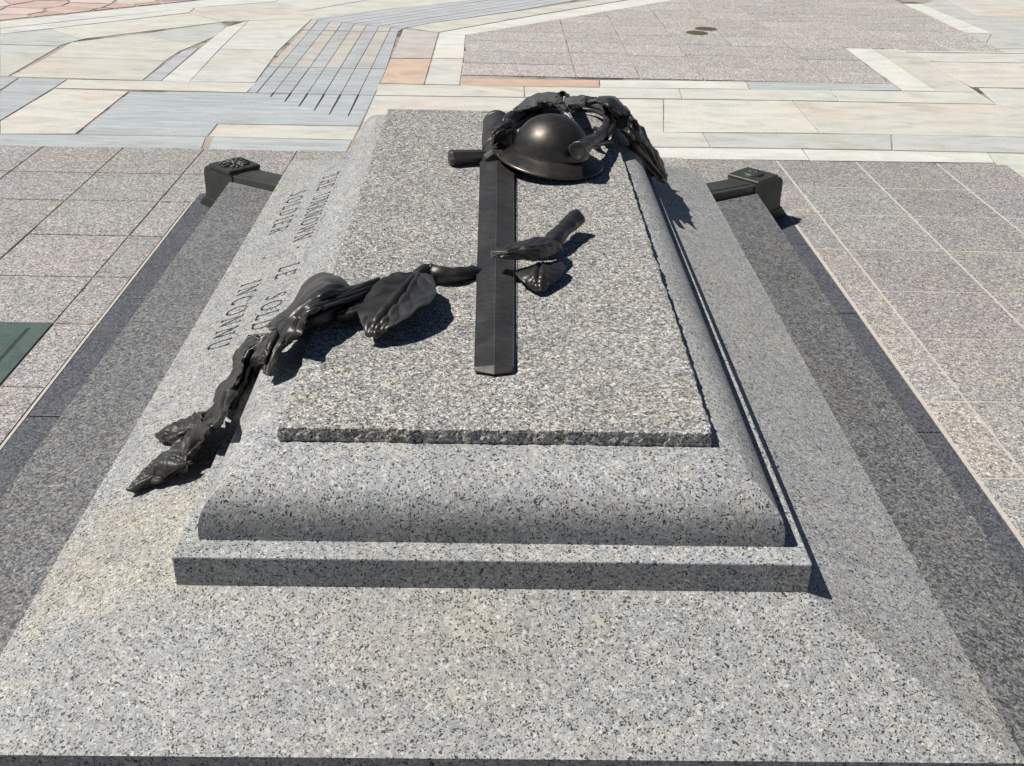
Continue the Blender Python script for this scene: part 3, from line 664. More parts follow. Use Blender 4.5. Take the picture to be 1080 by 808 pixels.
# ------------------------------------------------------------------ hatch and covers in the paving
h = tag(empty('hatch', (-2.35, 2.40, 0)), 'green patinated bronze hatch plate set in the paving left of the tomb', 'hatch')
o = link('hatch_frame', boxme('hatch_frame', -2.86, -1.842, 2.12, 2.676, -.012, .0025), M_patina, h); bevel(o, .001)
o = link('hatch_lid', boxme('hatch_lid', -2.80, -1.925, 2.17, 2.617, -.01, .0050), M_patina, h); bevel(o, .001)
link('hatch_gap', mesh('hatch_gap', [(-1.921,2.12,.0032),(-1.914,2.12,.0032),(-1.914,2.622,.0032),(-1.921,2.622,.0032)], [(0,1,2,3)]), M_gap, h)
v = []; f = []
v = [(-1.838,2.10,-.0035),(-1.815,2.10,-.0035),(-1.822,2.68,-.0035),(-1.842,2.68,-.0035)]
def disc(name, x, y, r, label):
    n = 40; prof = [(r, -.002), (r, .006), (r*.96, .0075), (r*.9, .0075), (r*.87, .006), (0.02, .0068)]
    vv = [(x + math.cos(i/n*math.tau)*q, y + math.sin(i/n*math.tau)*q, z) for q, z in prof for i in range(n)]
    ff = [(k*n+i, k*n+(i+1) % n, (k+1)*n+(i+1) % n, (k+1)*n+i) for k in range(len(prof)-1) for i in range(n)] + [tuple((len(prof)-1)*n+i for i in range(n))]
    tag(link(name, mesh(name, vv, ff), M_cover, smooth=False), label, 'ground cover', 'round bronze covers in the far paving')
c1 = (2.014, 9.702); c2 = (2.145, 9.939)
disc('ground_cover', c1[0], c1[1], .112, 'round brown metal cover in the far granite paving, the nearer of two')
disc('ground_cover', c2[0], c2[1], .112, 'round brown metal cover in the far granite paving, the farther of two')
# ------------------------------------------------------------------ sculpture helpers
def lerp(a, b, t): return a + (b - a) * t
def crv(pts, t):
    """Catmull-Rom through pts, t in 0..1"""
    n = len(pts) - 1; s = min(max(t, 0), .99999) * n; i = int(s); u = s - i
    p1, p2 = pts[i], pts[i+1]; p0 = pts[i-1] if i > 0 else p1 + (p1 - p2); p3 = pts[i+2] if i + 2 <= n else p2 + (p2 - p1)
    return .5 * ((2*p1) + (p2 - p0)*u + (2*p0 - 5*p1 + 4*p2 - p3)*u*u + (3*p1 - p0 - 3*p2 + p3)*u**3)
def tube(name, pts, radii, parent, mat=None, ns=14, steps=8, knob=.12, ridg=0.0, cut=False, seed=1, rings_=None):
    P_ = [Vector(p) for p in pts]; n = (len(P_) - 1) * steps
    v = []; f = []; prev = None
    for i in range(n + 1):
        t = i / n; c = crv(P_, t); d = (crv(P_, min(1, t+.01)) - crv(P_, max(0, t-.01))).normalized()
        if prev is None: prev = d.orthogonal().normalized()
        prev = (prev - d * prev.dot(d)).normalized(); b = d.cross(prev)
        k = t * (len(radii) - 1); j = min(int(k), len(radii) - 2); r = lerp(radii[j], radii[j+1], k - j)
        for a in range(ns):
            th = a / ns * math.tau
            rr = r * (1 + knob * noise.noise(Vector((math.cos(th)*1.2 + seed*3, math.sin(th)*1.2, t*len(P_)*1.8))) + ridg * math.cos(th*5 + t*3) + knob*.5*noise.noise(Vector((math.cos(th)*3, math.sin(th)*3 + seed, t*len(P_)*6))))
            v.append(c + (prev*math.cos(th) + b*math.sin(th)) * rr)
    for i in range(n):
        for a in range(ns): c2_ = (a+1) % ns; f.append((i*ns+a, i*ns+c2_, (i+1)*ns+c2_, (i+1)*ns+a))
    # sawn or closed ends, with a shallow rim
    for e, s_ in ((0, 1), (n, -1)):
        c = crv(P_, e/n); d = (crv(P_, .02) - crv(P_, 0)).normalized() if e == 0 else (crv(P_, 1) - crv(P_, .98)).normalized() * -1
        base = len(v); ring = [v[e*ns+a] for a in range(ns)]
        for q in ring: v.append(c + (q - c)*.86 - d*(.10 if cut else .3)*(ring[0]-c).length)
        for q in ring: v.append(c + (q - c)*.72 + d*(.08 if cut else -.3)*(ring[0]-c).length*.6)
        for a in range(ns):
            b_ = (a+1) % ns
            f.append((e*ns+a, e*ns+b_, base+b_, base+a)); f.append((base+a, base+b_, base+ns+b_, base+ns+a))
        f.append(tuple(base+ns+a for a in range(ns)))
    o = link(name, mesh(name, v, f), mat or M_bz, parent, True)
    return o
def patch(name, rws, parent, nu=44, nv=26, vein=.004, nveins=7, jag=.0, jf=9, wr=.004, wf=14, thick=.006, mat=None, seed=0, cup=0.0, mid=.004, label=None, skew=.35, fold=.0, ff=5.0, tipw=1.0):
    """sheet of cast bronze through rows of 3-D points (first row = base, last = tip), with ribs, wrinkles and a toothed rim"""
    RW = [[Vector(p) for p in r] for r in rws]
    m = len(RW[0]); v = []; f = []
    def S_(s, t):
        cs = [crv([r[j] for r in RW], s) for j in range(m)]
        return crv(cs, t)
    for i in range(nu + 1):
        s = i / nu
        for j in range(nv + 1):
            t = j / nv; e = abs(2*t - 1)
            # teeth move the rim in and out
            te = t
            if jag:
                k = jag * (.5 + .5*abs(((s*jf + .15*noise.noise(Vector((s*9, seed, 0)))) % 1) * 2 - 1) + .7*noise.noise(Vector((s*jf*1.3, seed*2.2, t))))
                te = .5 + (t - .5) * (1 - k * e**2)
            p = S_(s, te)
            du = (S_(min(1, s+.02), te) - S_(max(0, s-.02), te)); dv = (S_(s, min(1, te+.03)) - S_(s, max(0, te-.03)))
            nn = du.cross(dv)
            if nn.length < 1e-9: nn = Vector((0, 0, 1))
            nn.normalize()
            if nn.z < 0: nn = -nn
            ph = (s + e*skew) * nveins; q = abs((ph % 1) * 2 - 1)
            rib = vein * (.6 - (1-q)**2.5) * min(1, 4*min(t, 1-t) + .25)
            groove = -mid * math.exp(-((t-.5)*22)**2) + mid*.8*math.exp(-((abs(t-.5)-.07)*26)**2)
            fd = fold * (abs(noise.noise(Vector((t*ff + seed*1.7, s*1.6, seed)))) * 2.2 - .5 + .6*abs(noise.noise(Vector((t*ff*2.3, s*3.1 + seed, 5)))))
            w_ = fd + wr * (tipw + (1-tipw)*s*s) * (noise.noise(Vector((p.x*wf + seed, p.y*wf, p.z*wf))) + .5*noise.noise(Vector((p.x*wf*2.7, p.y*wf*2.7 + seed, p.z*wf*2.7))))
            v.append(p + nn * (rib + groove + w_ + cup * (1 - e*e)))
    n1 = nv + 1
    for i in range(nu):
        for j in range(nv): f.append((i*n1+j, i*n1+j+1, (i+1)*n1+j+1, (i+1)*n1+j))
    me = bpy.data.meshes.new(name); me.from_pydata([tuple(q) for q in v], [], f)
    o = link(name, me, mat or M_bz, parent, True)
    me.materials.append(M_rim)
    s_ = o.modifiers.new('thick', 'SOLIDIFY'); s_.thickness = thick; s_.offset = -1; s_.material_offset_rim = 1  # paler rim paints the lit edge of the leaf along with its wear
    if label: o['label'] = label
    return o
def lathe(name, prof, mtx, parent, mat, n=72):
    v = [mtx @ Vector((math.cos(a/n*math.tau)*r, math.sin(a/n*math.tau)*r, z)) for r, z in prof for a in range(n)]
    f = [(k*n+i, k*n+(i+1) % n, (k+1)*n+(i+1) % n, (k+1)*n+i) for k in range(len(prof)-1) for i in range(n)]
    f.append(tuple((len(prof)-1)*n+i for i in range(n))) ; f.append(tuple(range(n)))
    return link(name, mesh(name, v, f), mat, parent, True)

# ------------------------------------------------------------------ sword
sw = tag(empty('sword', (-.005, 1.75, slabz(1.75))), 'large dark bronze sword lying point forward along the lid', 'sword')
def bladesec(y, xl, xm, xr, ze, zm, zb=0.004):
    z0 = slabz(y)
    return [(xl, y, z0+zb), (xl, y, z0+ze), (xm, y, z0+zm), (xr, y, z0+ze), (xr, y, z0+zb)]
v = []; f = []
secs = [bladesec(.812, -.046, -.001, .042, .009, .011), bladesec(.820, -.048, -.001, .044, .015, .022), bladesec(1.4, -.0515, .0005, .050, .016, .025), bladesec(2.40, -.058, .004, .064, .020, .031)]
secs[0][2] = (secs[0][2][0], secs[0][2][1] - .014, secs[0][2][2] - .004)
for s_ in secs: v += s_
for i in range(3):
    for j in range(5): k = (j+1) % 5; f.append((i*5+j, i*5+k, (i+1)*5+k, (i+1)*5+j))
f += [(0,1,2,3,4), (19,18,17,16,15)]
o = link('blade', mesh('blade', v, f), M_swd, sw); bevel(o, .0022, 2, 20)
# pale lines painting lit glints, plus some wear, on blade ridge and arrises
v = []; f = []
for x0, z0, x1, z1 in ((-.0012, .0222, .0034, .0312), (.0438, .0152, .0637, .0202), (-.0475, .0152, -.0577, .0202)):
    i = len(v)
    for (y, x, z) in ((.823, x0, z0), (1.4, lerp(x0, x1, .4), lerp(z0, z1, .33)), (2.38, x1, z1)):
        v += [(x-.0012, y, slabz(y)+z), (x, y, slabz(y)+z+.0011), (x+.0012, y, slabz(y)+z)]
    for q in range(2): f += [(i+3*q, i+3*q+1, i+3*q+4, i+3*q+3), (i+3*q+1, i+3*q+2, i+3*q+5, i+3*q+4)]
link('lit_worn_edge', mesh('lit_worn_edge', v, f), M_rim, sw)
def hexbar(name, p, q, r0, r1, par, mat=M_swd, n=6, rot=0):
    p, q = Vector(p), Vector(q); d = (q-p).normalized(); a = d.cross(Vector((0,0,1))).normalized(); b = a.cross(d)
    v = []
    for c, r in ((p - d*.012, r0*.78), (p, r0), (q, r1), (q + d*.012, r1*.78)):
        for i in range(n): th = i/n*math.tau + rot; v.append(c + a*math.cos(th)*r + b*math.sin(th)*r)
    f = [(k*n+i, k*n+(i+1) % n, (k+1)*n+(i+1) % n, (k+1)*n+i) for k in range(3) for i in range(n)] + [tuple(range(n)), tuple(3*n+i for i in range(n))]
    o = link(name, mesh(name, v, f), mat, par); bevel(o, .002); return o
gy = 2.43
hexbar('crossguard', (-.160, gy-.035, slabz(gy)+.030), (.005, gy+.012, slabz(gy)+.030), .031, .021, sw)
hexbar('crossguard', (.005, gy+.012, slabz(gy)+.030), (.17, gy-.035, slabz(gy)+.030), .021, .031, sw)
hexbar('guard_block', (.002, 2.39, slabz(2.5)+.008), (-.002, 2.50, slabz(2.62)+.014), .060, .048, sw, n=10)
# wire-bound grip
prof = []
for k in range(45):
    t = k/44; prof.append((.051 + .003*math.sin(t*math.pi) + .0032*abs(math.sin(t*math.pi*11)), t*.35))
mt = Matrix.Translation((.001, 2.49, slabz(2.49)+.030)) @ Matrix.Rotation(R(-90) + math.atan(SL), 4, 'X')
lathe('grip', prof, mt, sw, M_swd, 40)
mt2 = Matrix.Translation((.001, 2.835, slabz(2.835)+.030)) @ Matrix.Rotation(R(-90) + math.atan(SL), 4, 'X')
lathe('pommel', [(.050,0),(.0555,.004),(.056,.018),(.055,.030),(.050,.038),(.03,.041),(.002,.042)], mt2, sw, M_swd, 40)

# ------------------------------------------------------------------ helmet
hb = Vector((0.1976, 2.4042, 0.8459))
he = tag(empty('helmet', (hb.x, hb.y, slabz(hb.y))), 'smooth dark bronze helmet with a wide brim resting beside the sword hilt', 'helmet')
mt = Matrix.Translation(hb) @ Matrix.Rotation(R(6), 4, 'Y') @ Matrix.Rotation(R(-1), 4, 'X')
crown = []
for k in range(22):
    a = k/21 * math.pi/2
    crown.append((.143*math.cos(a)**.92 + .0005, .004 + .136*math.sin(a)))
lathe('crown', [(.150,-.004),(.148,.000),(.1445,.004)] + crown[1:], mt @ Matrix.Diagonal((.965, 1.02, .97, 1)), he, M_hel, 96)
bprof = [(.143,.006),(.150,.001),(.165,-.006),(.185,-.0155),(.200,-.0235),(.2045,-.027),(.2050,-.030),(.2035,-.0325),(.199,-.031),(.180,-.022),(.160,-.012),(.143,-.004)]
n = 96; v = []; f = []
for r_, z_ in bprof:
    for i in range(n):
        a = i/n*math.tau; wv = .005*math.cos(2*a)*((r_-.143)/.06)
        v.append(mt @ Vector((math.cos(a)*r_*.965, math.sin(a)*r_*1.02, z_ + wv)))
m_ = len(bprof)
for k in range(m_):
    for i in range(n): f.append((k*n+i, k*n+(i+1) % n, ((k+1) % m_)*n+(i+1) % n, ((k+1) % m_)*n+i))
link('brim', mesh('brim', v, f), M_hel, he, True)

# ------------------------------------------------------------------ laurel branch over the left side
la = tag(empty('laurel_branch', (-.3, 1.6, slabz(1.6))), 'bronze branch with ribbed leaves crossing the sword blade and drooping down the left side', 'bronze branch')
tube('stem', [(0.2483, 1.7366, 0.8338), (0.2219, 1.6825, 0.8313), (0.1963, 1.6291, 0.8261), (0.1681, 1.5673, 0.8217), (0.1311, 1.5367, 0.8090), (0.0923, 1.5244, 0.7952)], [.028,.0235,.024,.026,.022,.016], la, ridg=.06, cut=True, knob=.18, ns=20)
tube('stem', [(-0.0228, 1.4112, 0.7770), (-0.0522, 1.3960, 0.7827), (-0.1065, 1.3436, 0.8005), (-0.1532, 1.3333, 0.8066), (-0.1851, 1.3447, 0.8126), (-0.2066, 1.3144, 0.8162), (-0.2365, 1.2597, 0.8051), (-0.2789, 1.2205, 0.8045), (-0.3340, 1.1700, 0.8036), (-0.3941, 1.0973, 0.8026), (-0.4457, 1.0375, 0.8025), (-0.5145, 1.0750, 0.7572), (-0.5730, 1.1108, 0.7119)],
     [.016,.019,.0215,.021,.019,.016,.015,.020,.022,.022,.021,.019,.016], la, ridg=.10, knob=.25, steps=6)
patch('leaf', [[(-0.0079, 1.4016, 0.8554), (-0.0130, 1.3735, 0.8549), (-0.0102, 1.3604, 0.8489)], [(0.0239, 1.4156, 0.8591), (0.0235, 1.3577, 0.8646), (0.0239, 1.3520, 0.8445)], [(0.0702, 1.4722, 0.8585), (0.0681, 1.3722, 0.8710), (0.0687, 1.3580, 0.8402)], [(0.1063, 1.4995, 0.8547), (0.1024, 1.3816, 0.8708), (0.1057, 1.3645, 0.8383)], [(0.1436, 1.5376, 0.8470), (0.1410, 1.4177, 0.8634), (0.1384, 1.3895, 0.8347)], [(0.1722, 1.5494, 0.8373), (0.1767, 1.4769, 0.8444), (0.1732, 1.4478, 0.8296)], [(0.1884, 1.5325, 0.8293), (0.1924, 1.5041, 0.8285), (0.1940, 1.4795, 0.8264)]], la, nu=80, nv=40, jag=.08, jf=8, wr=.006, wf=12, vein=.003, seed=1, nveins=5, skew=-.35, mid=.004, thick=.005, label='folded leaf arching over the blade')
patch('leaf', [[(0.1022, 1.3931, 0.8070), (0.1260, 1.3953, 0.8151), (0.1811, 1.4236, 0.8077)], [(0.0591, 1.3641, 0.8065), (0.1187, 1.3357, 0.8165), (0.1989, 1.4019, 0.8052)], [(0.0613, 1.3275, 0.8019), (0.1149, 1.2956, 0.8133), (0.1886, 1.3584, 0.8028)], [(0.0842, 1.2923, 0.7974), (0.1145, 1.2749, 0.8053), (0.1601, 1.3083, 0.7977)], [(0.1122, 1.2689, 0.7911), (0.1195, 1.2585, 0.7929), (0.1302, 1.2683, 0.7917)]], la, nu=70, nv=50, jag=.05, jf=6, vein=.004, nveins=5, seed=2, wr=.003, skew=-.45, mid=.006, thick=.005)
patch('leaf', [[(-0.2127, 1.2917, 0.8254), (-0.2093, 1.2799, 0.8275), (-0.2020, 1.2841, 0.8259)], [(-0.2495, 1.2713, 0.8303), (-0.2190, 1.2353, 0.8267), (-0.1686, 1.2388, 0.8371)], [(-0.2857, 1.2485, 0.8308), (-0.2362, 1.1622, 0.8223), (-0.1523, 1.1674, 0.8458)], [(-0.3159, 1.1969, 0.8302), (-0.2526, 1.0921, 0.8208), (-0.1549, 1.0774, 0.8449)], [(-0.3334, 1.1268, 0.8251), (-0.2685, 1.0276, 0.8182), (-0.1895, 1.0179, 0.8396)], [(-0.3484, 1.0644, 0.8182), (-0.2813, 0.9874, 0.8158), (-0.2241, 0.9763, 0.8272)], [(-0.3336, 0.9945, 0.8115), (-0.2889, 0.9679, 0.8094), (-0.2575, 0.9565, 0.8154)], [(-0.3166, 0.9638, 0.8031), (-0.2946, 0.9523, 0.8013), (-0.2745, 0.9609, 0.8052)], [(-0.3041, 0.9539, 0.7978), (-0.2964, 0.9459, 0.7979), (-0.2879, 0.9538, 0.7981)]], la, nu=90, nv=60, vein=.0052, nveins=7, jag=.06, jf=11, seed=3, wr=.010, wf=8, mid=.008, skew=-.34, thick=.005, label='broad flat ribbed leaf standing clear of the lid')
patch('leaf', [[(-0.7015, 1.5978, 0.5135), (-0.6938, 1.5747, 0.5181), (-0.6462, 1.3876, 0.6012)], [(-0.6302, 1.4857, 0.6109), (-0.5460, 1.1447, 0.7567), (-0.5218, 1.0928, 0.7648)], [(-0.5557, 1.2962, 0.7356), (-0.5021, 1.1069, 0.8015), (-0.4598, 1.0015, 0.8266)], [(-0.5375, 1.3835, 0.7498), (-0.4523, 1.0432, 0.8620), (-0.4260, 1.0302, 0.8374)], [(-0.5053, 1.4244, 0.7653), (-0.4206, 1.0732, 0.8728), (-0.3979, 1.0835, 0.8324)], [(-0.4349, 1.3149, 0.8060), (-0.3930, 1.1263, 0.8480), (-0.3776, 1.1289, 0.8234)], [(-0.3894, 1.2558, 0.7955), (-0.3810, 1.2103, 0.8042), (-0.3769, 1.1957, 0.7997)]], la, nu=80, nv=60, vein=.0, nveins=3, skew=.1, seed=4, wr=.004, wf=6, fold=.009, ff=3.0, mid=.005, thick=.004, label='hollow leaf humped up like a shell')
patch('leaf', [[(-0.3105, 1.2655, 0.8206), (-0.3080, 1.2173, 0.8298), (-0.3071, 1.2041, 0.8191)], [(-0.3734, 1.1781, 0.8290), (-0.3610, 1.1192, 0.8412), (-0.3499, 1.1017, 0.8279)], [(-0.4294, 1.1052, 0.8380), (-0.4123, 1.0389, 0.8518), (-0.4001, 1.0164, 0.8466)], [(-0.4846, 1.1202, 0.8039), (-0.4481, 0.9685, 0.8571), (-0.4373, 0.9702, 0.8515)], [(-0.5179, 1.0824, 0.7937), (-0.4803, 0.9821, 0.8223), (-0.4482, 0.9072, 0.8501)], [(-0.5433, 1.0545, 0.7743), (-0.4997, 0.9412, 0.8105), (-0.4535, 0.8554, 0.8473)], [(-0.5509, 0.9990, 0.7611), (-0.5151, 0.9052, 0.7946), (-0.4954, 0.8978, 0.7986)], [(-0.5494, 0.9238, 0.7514), (-0.5287, 0.8710, 0.7733), (-0.5142, 0.8454, 0.7841)], [(-0.5450, 0.8585, 0.7388), (-0.5365, 0.8399, 0.7436), (-0.5294, 0.8276, 0.7477)]], la, nu=120, nv=60, vein=.0, nveins=3, skew=.0, jag=.10, jf=9, wr=.004, wf=9, seed=5, mid=.006, fold=.013, ff=4.5, thick=.004, label='sheet like leaf with a scalloped lower edge')
patch('leaf', [[(-0.3516, 1.1503, 0.8038), (-0.3428, 1.0761, 0.8131), (-0.3476, 1.0694, 0.7949)], [(-0.3806, 1.1261, 0.8032), (-0.3697, 1.0431, 0.8170), (-0.3720, 1.0524, 0.7944)], [(-0.4068, 1.1021, 0.8028), (-0.3959, 1.0414, 0.8121), (-0.3951, 1.0455, 0.7919)]], la, nu=24, nv=24, vein=.002, nveins=5, seed=6, wr=.004)
patch('leaf', [[(-0.6954, 1.4513, 0.5547), (-0.6484, 1.2519, 0.6454), (-0.6325, 1.2038, 0.6603)], [(-0.7369, 1.4907, 0.5255), (-0.7070, 1.3876, 0.5606), (-0.6349, 1.1329, 0.6751)], [(-0.7573, 1.4727, 0.5087), (-0.7238, 1.3712, 0.5500), (-0.6452, 1.0984, 0.6754)], [(-0.7612, 1.4224, 0.5021), (-0.7260, 1.3150, 0.5447), (-0.6459, 1.0432, 0.6758)], [(-0.7533, 1.3615, 0.5052), (-0.7146, 1.2504, 0.5480), (-0.6353, 0.9810, 0.6755)], [(-0.7464, 1.2809, 0.5074), (-0.7108, 1.1850, 0.5498), (-0.6330, 0.9257, 0.6755)], [(-0.7683, 1.2214, 0.4995), (-0.7275, 1.1393, 0.5389), (-0.6436, 0.8847, 0.6657)], [(-0.7611, 1.1443, 0.4973), (-0.7395, 1.0855, 0.5247), (-0.7244, 1.0487, 0.5400)]], la, nu=120, nv=30, vein=.0015, nveins=6, skew=.9, jag=.22, jf=9, wr=.006, wf=14, seed=7, mid=.002, mat=M_cast, thick=.004, fold=.012, ff=2.5, label='narrow curled leaf edge running down the side')
patch('leaf', [[(-0.6491, 1.2961, 0.6152), (-0.6348, 1.2770, 0.6159), (-0.5604, 1.0017, 0.7385)], [(-0.7198, 1.4424, 0.5117), (-0.6962, 1.3970, 0.5192), (-0.5846, 1.0002, 0.7015)], [(-0.7248, 1.3688, 0.5051), (-0.6984, 1.3108, 0.5139), (-0.6316, 1.0981, 0.6058)], [(-0.7206, 1.2846, 0.5059), (-0.6977, 1.2299, 0.5142), (-0.6342, 1.0251, 0.6055)], [(-0.7225, 1.2068, 0.5052), (-0.6990, 1.1494, 0.5133), (-0.6386, 0.9539, 0.6060)], [(-0.7302, 1.1351, 0.5030), (-0.7013, 1.0686, 0.5176), (-0.6435, 0.8881, 0.6050)]], la, nu=70, nv=24, vein=.002, nveins=6, jag=.15, jf=6, wr=.004, seed=18, mat=M_cast, thick=.004, fold=.01)  # dark sheet added low behind the curled edge to blacken its shaded hollow
patch('leaf', [[(-0.5507, 1.0044, 0.7768), (-0.5383, 0.9679, 0.7893), (-0.5315, 0.9551, 0.7879)], [(-0.5910, 1.0572, 0.7268), (-0.5462, 0.9112, 0.7885), (-0.5352, 0.8871, 0.7854)], [(-0.6436, 1.1842, 0.6355), (-0.5718, 0.9325, 0.7518), (-0.5441, 0.8678, 0.7696)], [(-0.6471, 1.1550, 0.6158), (-0.6425, 1.1445, 0.6156), (-0.6342, 1.1281, 0.6156)]], la, nu=50, nv=30, vein=.0, nveins=3, jag=.15, jf=5, wr=.004, seed=19, thick=.004, fold=.012)
patch('leaf', [[(-0.7054, 1.0821, 0.5561), (-0.6500, 0.8984, 0.6554), (-0.6432, 0.8886, 0.6556)], [(-0.7382, 1.0907, 0.5248), (-0.6497, 0.8375, 0.6604), (-0.6278, 0.7888, 0.6805)], [(-0.7571, 1.0781, 0.5083), (-0.6496, 0.7875, 0.6603), (-0.5716, 0.5644, 0.7833)], [(-0.7807, 1.0642, 0.4926), (-0.7138, 0.9104, 0.5636), (-0.6301, 0.6926, 0.6805)], [(-0.7942, 1.0152, 0.4862), (-0.7364, 0.8894, 0.5481), (-0.6529, 0.6914, 0.6657)], [(-0.8108, 0.9708, 0.4781), (-0.7505, 0.8553, 0.5356), (-0.7056, 0.7976, 0.5610)], [(-0.8260, 0.9236, 0.4697), (-0.7684, 0.8272, 0.5198), (-0.7397, 0.8077, 0.5244)], [(-0.8335, 0.8955, 0.4645), (-0.7905, 0.8433, 0.4871), (-0.7643, 0.8250, 0.4910)]], la, nu=150, nv=60, vein=.0022, nveins=7, skew=.9, jag=.20, jf=7, wr=.007, wf=26, tipw=.6, seed=9, mid=.004, mat=M_cast, thick=.004, fold=.020, ff=4.5, label='torn leaf trailing down onto the platform')
patch('leaf', [[(-0.7661, 1.0620, 0.5058), (-0.7495, 0.9741, 0.5312), (-0.7557, 0.9299, 0.5291)], [(-0.8111, 1.0988, 0.4779), (-0.7777, 0.9832, 0.5169), (-0.7777, 0.9473, 0.5014)], [(-0.8526, 1.1120, 0.4577), (-0.8154, 0.9877, 0.4965), (-0.8135, 0.9693, 0.4732)], [(-0.8879, 1.0942, 0.4438), (-0.8541, 1.0030, 0.4751), (-0.8507, 1.0002, 0.4566)], [(-0.8978, 1.0630, 0.4384), (-0.8883, 1.0414, 0.4456), (-0.8829, 1.0300, 0.4438)]], la, nu=90, nv=60, vein=.001, nveins=5, jag=.12, jf=8, wr=.005, wf=55, seed=8, mat=M_cast, fold=.014, ff=4, thick=.004, label='short pitted side leaf')
patch('leaf', [[(-0.7470, 0.8126, 0.5320), (-0.7320, 0.7743, 0.5375), (-0.7501, 0.8014, 0.5008)], [(-0.8220, 0.9052, 0.4812), (-0.7777, 0.8004, 0.5175), (-0.7890, 0.7991, 0.4796)], [(-0.8645, 0.9084, 0.4558), (-0.8210, 0.8050, 0.4946), (-0.8211, 0.7841, 0.4669)], [(-0.8916, 0.8796, 0.4424), (-0.8543, 0.7986, 0.4733), (-0.8506, 0.7850, 0.4547)], [(-0.8882, 0.8109, 0.4395), (-0.8817, 0.7914, 0.4443), (-0.8775, 0.7847, 0.4433)]], la, nu=110, nv=60, vein=.001, nveins=5, jag=.12, jf=9, wr=.005, wf=55, seed=10, mat=M_cast, fold=.022, ff=4, thick=.004, label='pitted leaf tip resting on the platform')

# ------------------------------------------------------------------ maple branch behind and beside the helmet
ma = tag(empty('maple_branch', (.35, 2.8, slabz(2.8))), 'sawn bronze branch with crumpled leaves curling behind the helmet and over the right edge', 'bronze branch')
tube('stem', [(0.2798, 2.2318, 0.9039), (0.3093, 2.3162, 0.8940), (0.3461, 2.4366, 0.8818), (0.3832, 2.5426, 0.8711), (0.4163, 2.6701, 0.8628), (0.4406, 2.8160, 0.8586), (0.4478, 2.9802, 0.8554), (0.4408, 3.1247, 0.8512)], [.032,.026,.022,.020,.020,.018,.017,.014], ma, cut=True, knob=.30, ridg=.04, ns=20)
tube('twig', [(0.4386, 2.9589, 0.8489), (0.4114, 3.0916, 0.8308), (0.3669, 3.1379, 0.8264), (0.3198, 3.1548, 0.8213)], [.010,.009,.008,.007], ma)
tube('twig', [(0.4402, 3.1132, 0.8460), (0.6815, 6.5167, 0.0276), (0.5694, 6.5114, 0.0196)], [.010,.008,.007], ma)
tube('twig', [(0.4005, 2.6513, 0.8565), (0.3868, 2.7455, 0.8459), (0.3314, 2.7441, 0.8376), (0.2831, 2.7377, 0.8309)], [.012,.009,.008,.007], ma)
tube('twig', [(0.3767, 2.5801, 0.8536), (0.3571, 2.6426, 0.8397), (0.3235, 2.6761, 0.8298)], [.010,.008,.007], ma)
tube('twig', [(0.3328, 2.4350, 0.8715), (0.3707, 2.5054, 0.8526), (0.4104, 2.5850, 0.8384), (0.4391, 2.6171, 0.8300)], [.016,.014,.011,.008], ma, cut=True)
tube('twig', [(0.4143, 2.6018, 0.8556), (0.4539, 2.7197, 0.8615), (0.5016, 2.8734, 0.8259), (0.5068, 2.6602, 0.8600), (0.5277, 2.6638, 0.8300)], [.014,.012,.012,.010,.008], ma)
patch('leaf', [[(0.0678, 3.0603, 0.8432), (0.0790, 3.0194, 0.8457), (0.0869, 3.0108, 0.8363)], [(0.2356, 6.6358, 0.0456), (0.1302, 3.0482, 0.8593), (0.1301, 3.0137, 0.8364)], [(0.3490, 6.8312, 0.0378), (0.1979, 3.1673, 0.8518), (0.2037, 3.0879, 0.8314)], [(0.4907, 6.9009, 0.0247), (0.4909, 6.6288, 0.0316), (0.2741, 3.1312, 0.8221)], [(0.5874, 6.8014, 0.0140), (0.5954, 6.5869, 0.0157), (0.3405, 3.1554, 0.8135)]], ma, jag=.22, jf=3, wr=.006, wf=12, seed=11, vein=.005, nveins=3, skew=.8, nu=80, nv=50, fold=.012, ff=3.0, thick=.005)
patch('leaf', [[(0.0557, 3.0189, 0.8336), (0.0731, 2.8927, 0.8579), (0.0924, 2.8897, 0.8476)], [(0.1425, 3.0586, 0.8531), (0.1585, 2.9392, 0.8557), (0.1774, 2.9117, 0.8399)], [(0.2487, 3.1178, 0.8369), (0.2595, 3.0117, 0.8357), (0.2728, 2.9588, 0.8260)], [(0.3150, 3.0076, 0.8183), (0.3166, 2.9678, 0.8168), (0.3184, 2.9319, 0.8145)]], ma, jag=.2, jf=3, wr=.005, wf=12, seed=12, vein=.004, nveins=3, skew=.8, nu=70, nv=40, fold=.012, ff=3.0, thick=.005)
patch('leaf', [[(0.1107, 3.0268, 0.8367), (0.1238, 2.9181, 0.8410), (0.1225, 2.8488, 0.8283)], [(0.0563, 2.7979, 0.8814), (0.0613, 2.6194, 0.8942), (0.0690, 2.5912, 0.8586)], [(0.0113, 2.6871, 0.8902), (0.0215, 2.5216, 0.8977), (0.0285, 2.4433, 0.8769)], [(-0.0132, 2.4671, 0.8870), (-0.0129, 2.4191, 0.8862), (-0.0195, 2.3761, 0.8807)]], ma, jag=.5, jf=3, wr=.010, wf=18, seed=13, vein=.003, nveins=4, nu=80, nv=50, fold=.030, ff=4, thick=.005)
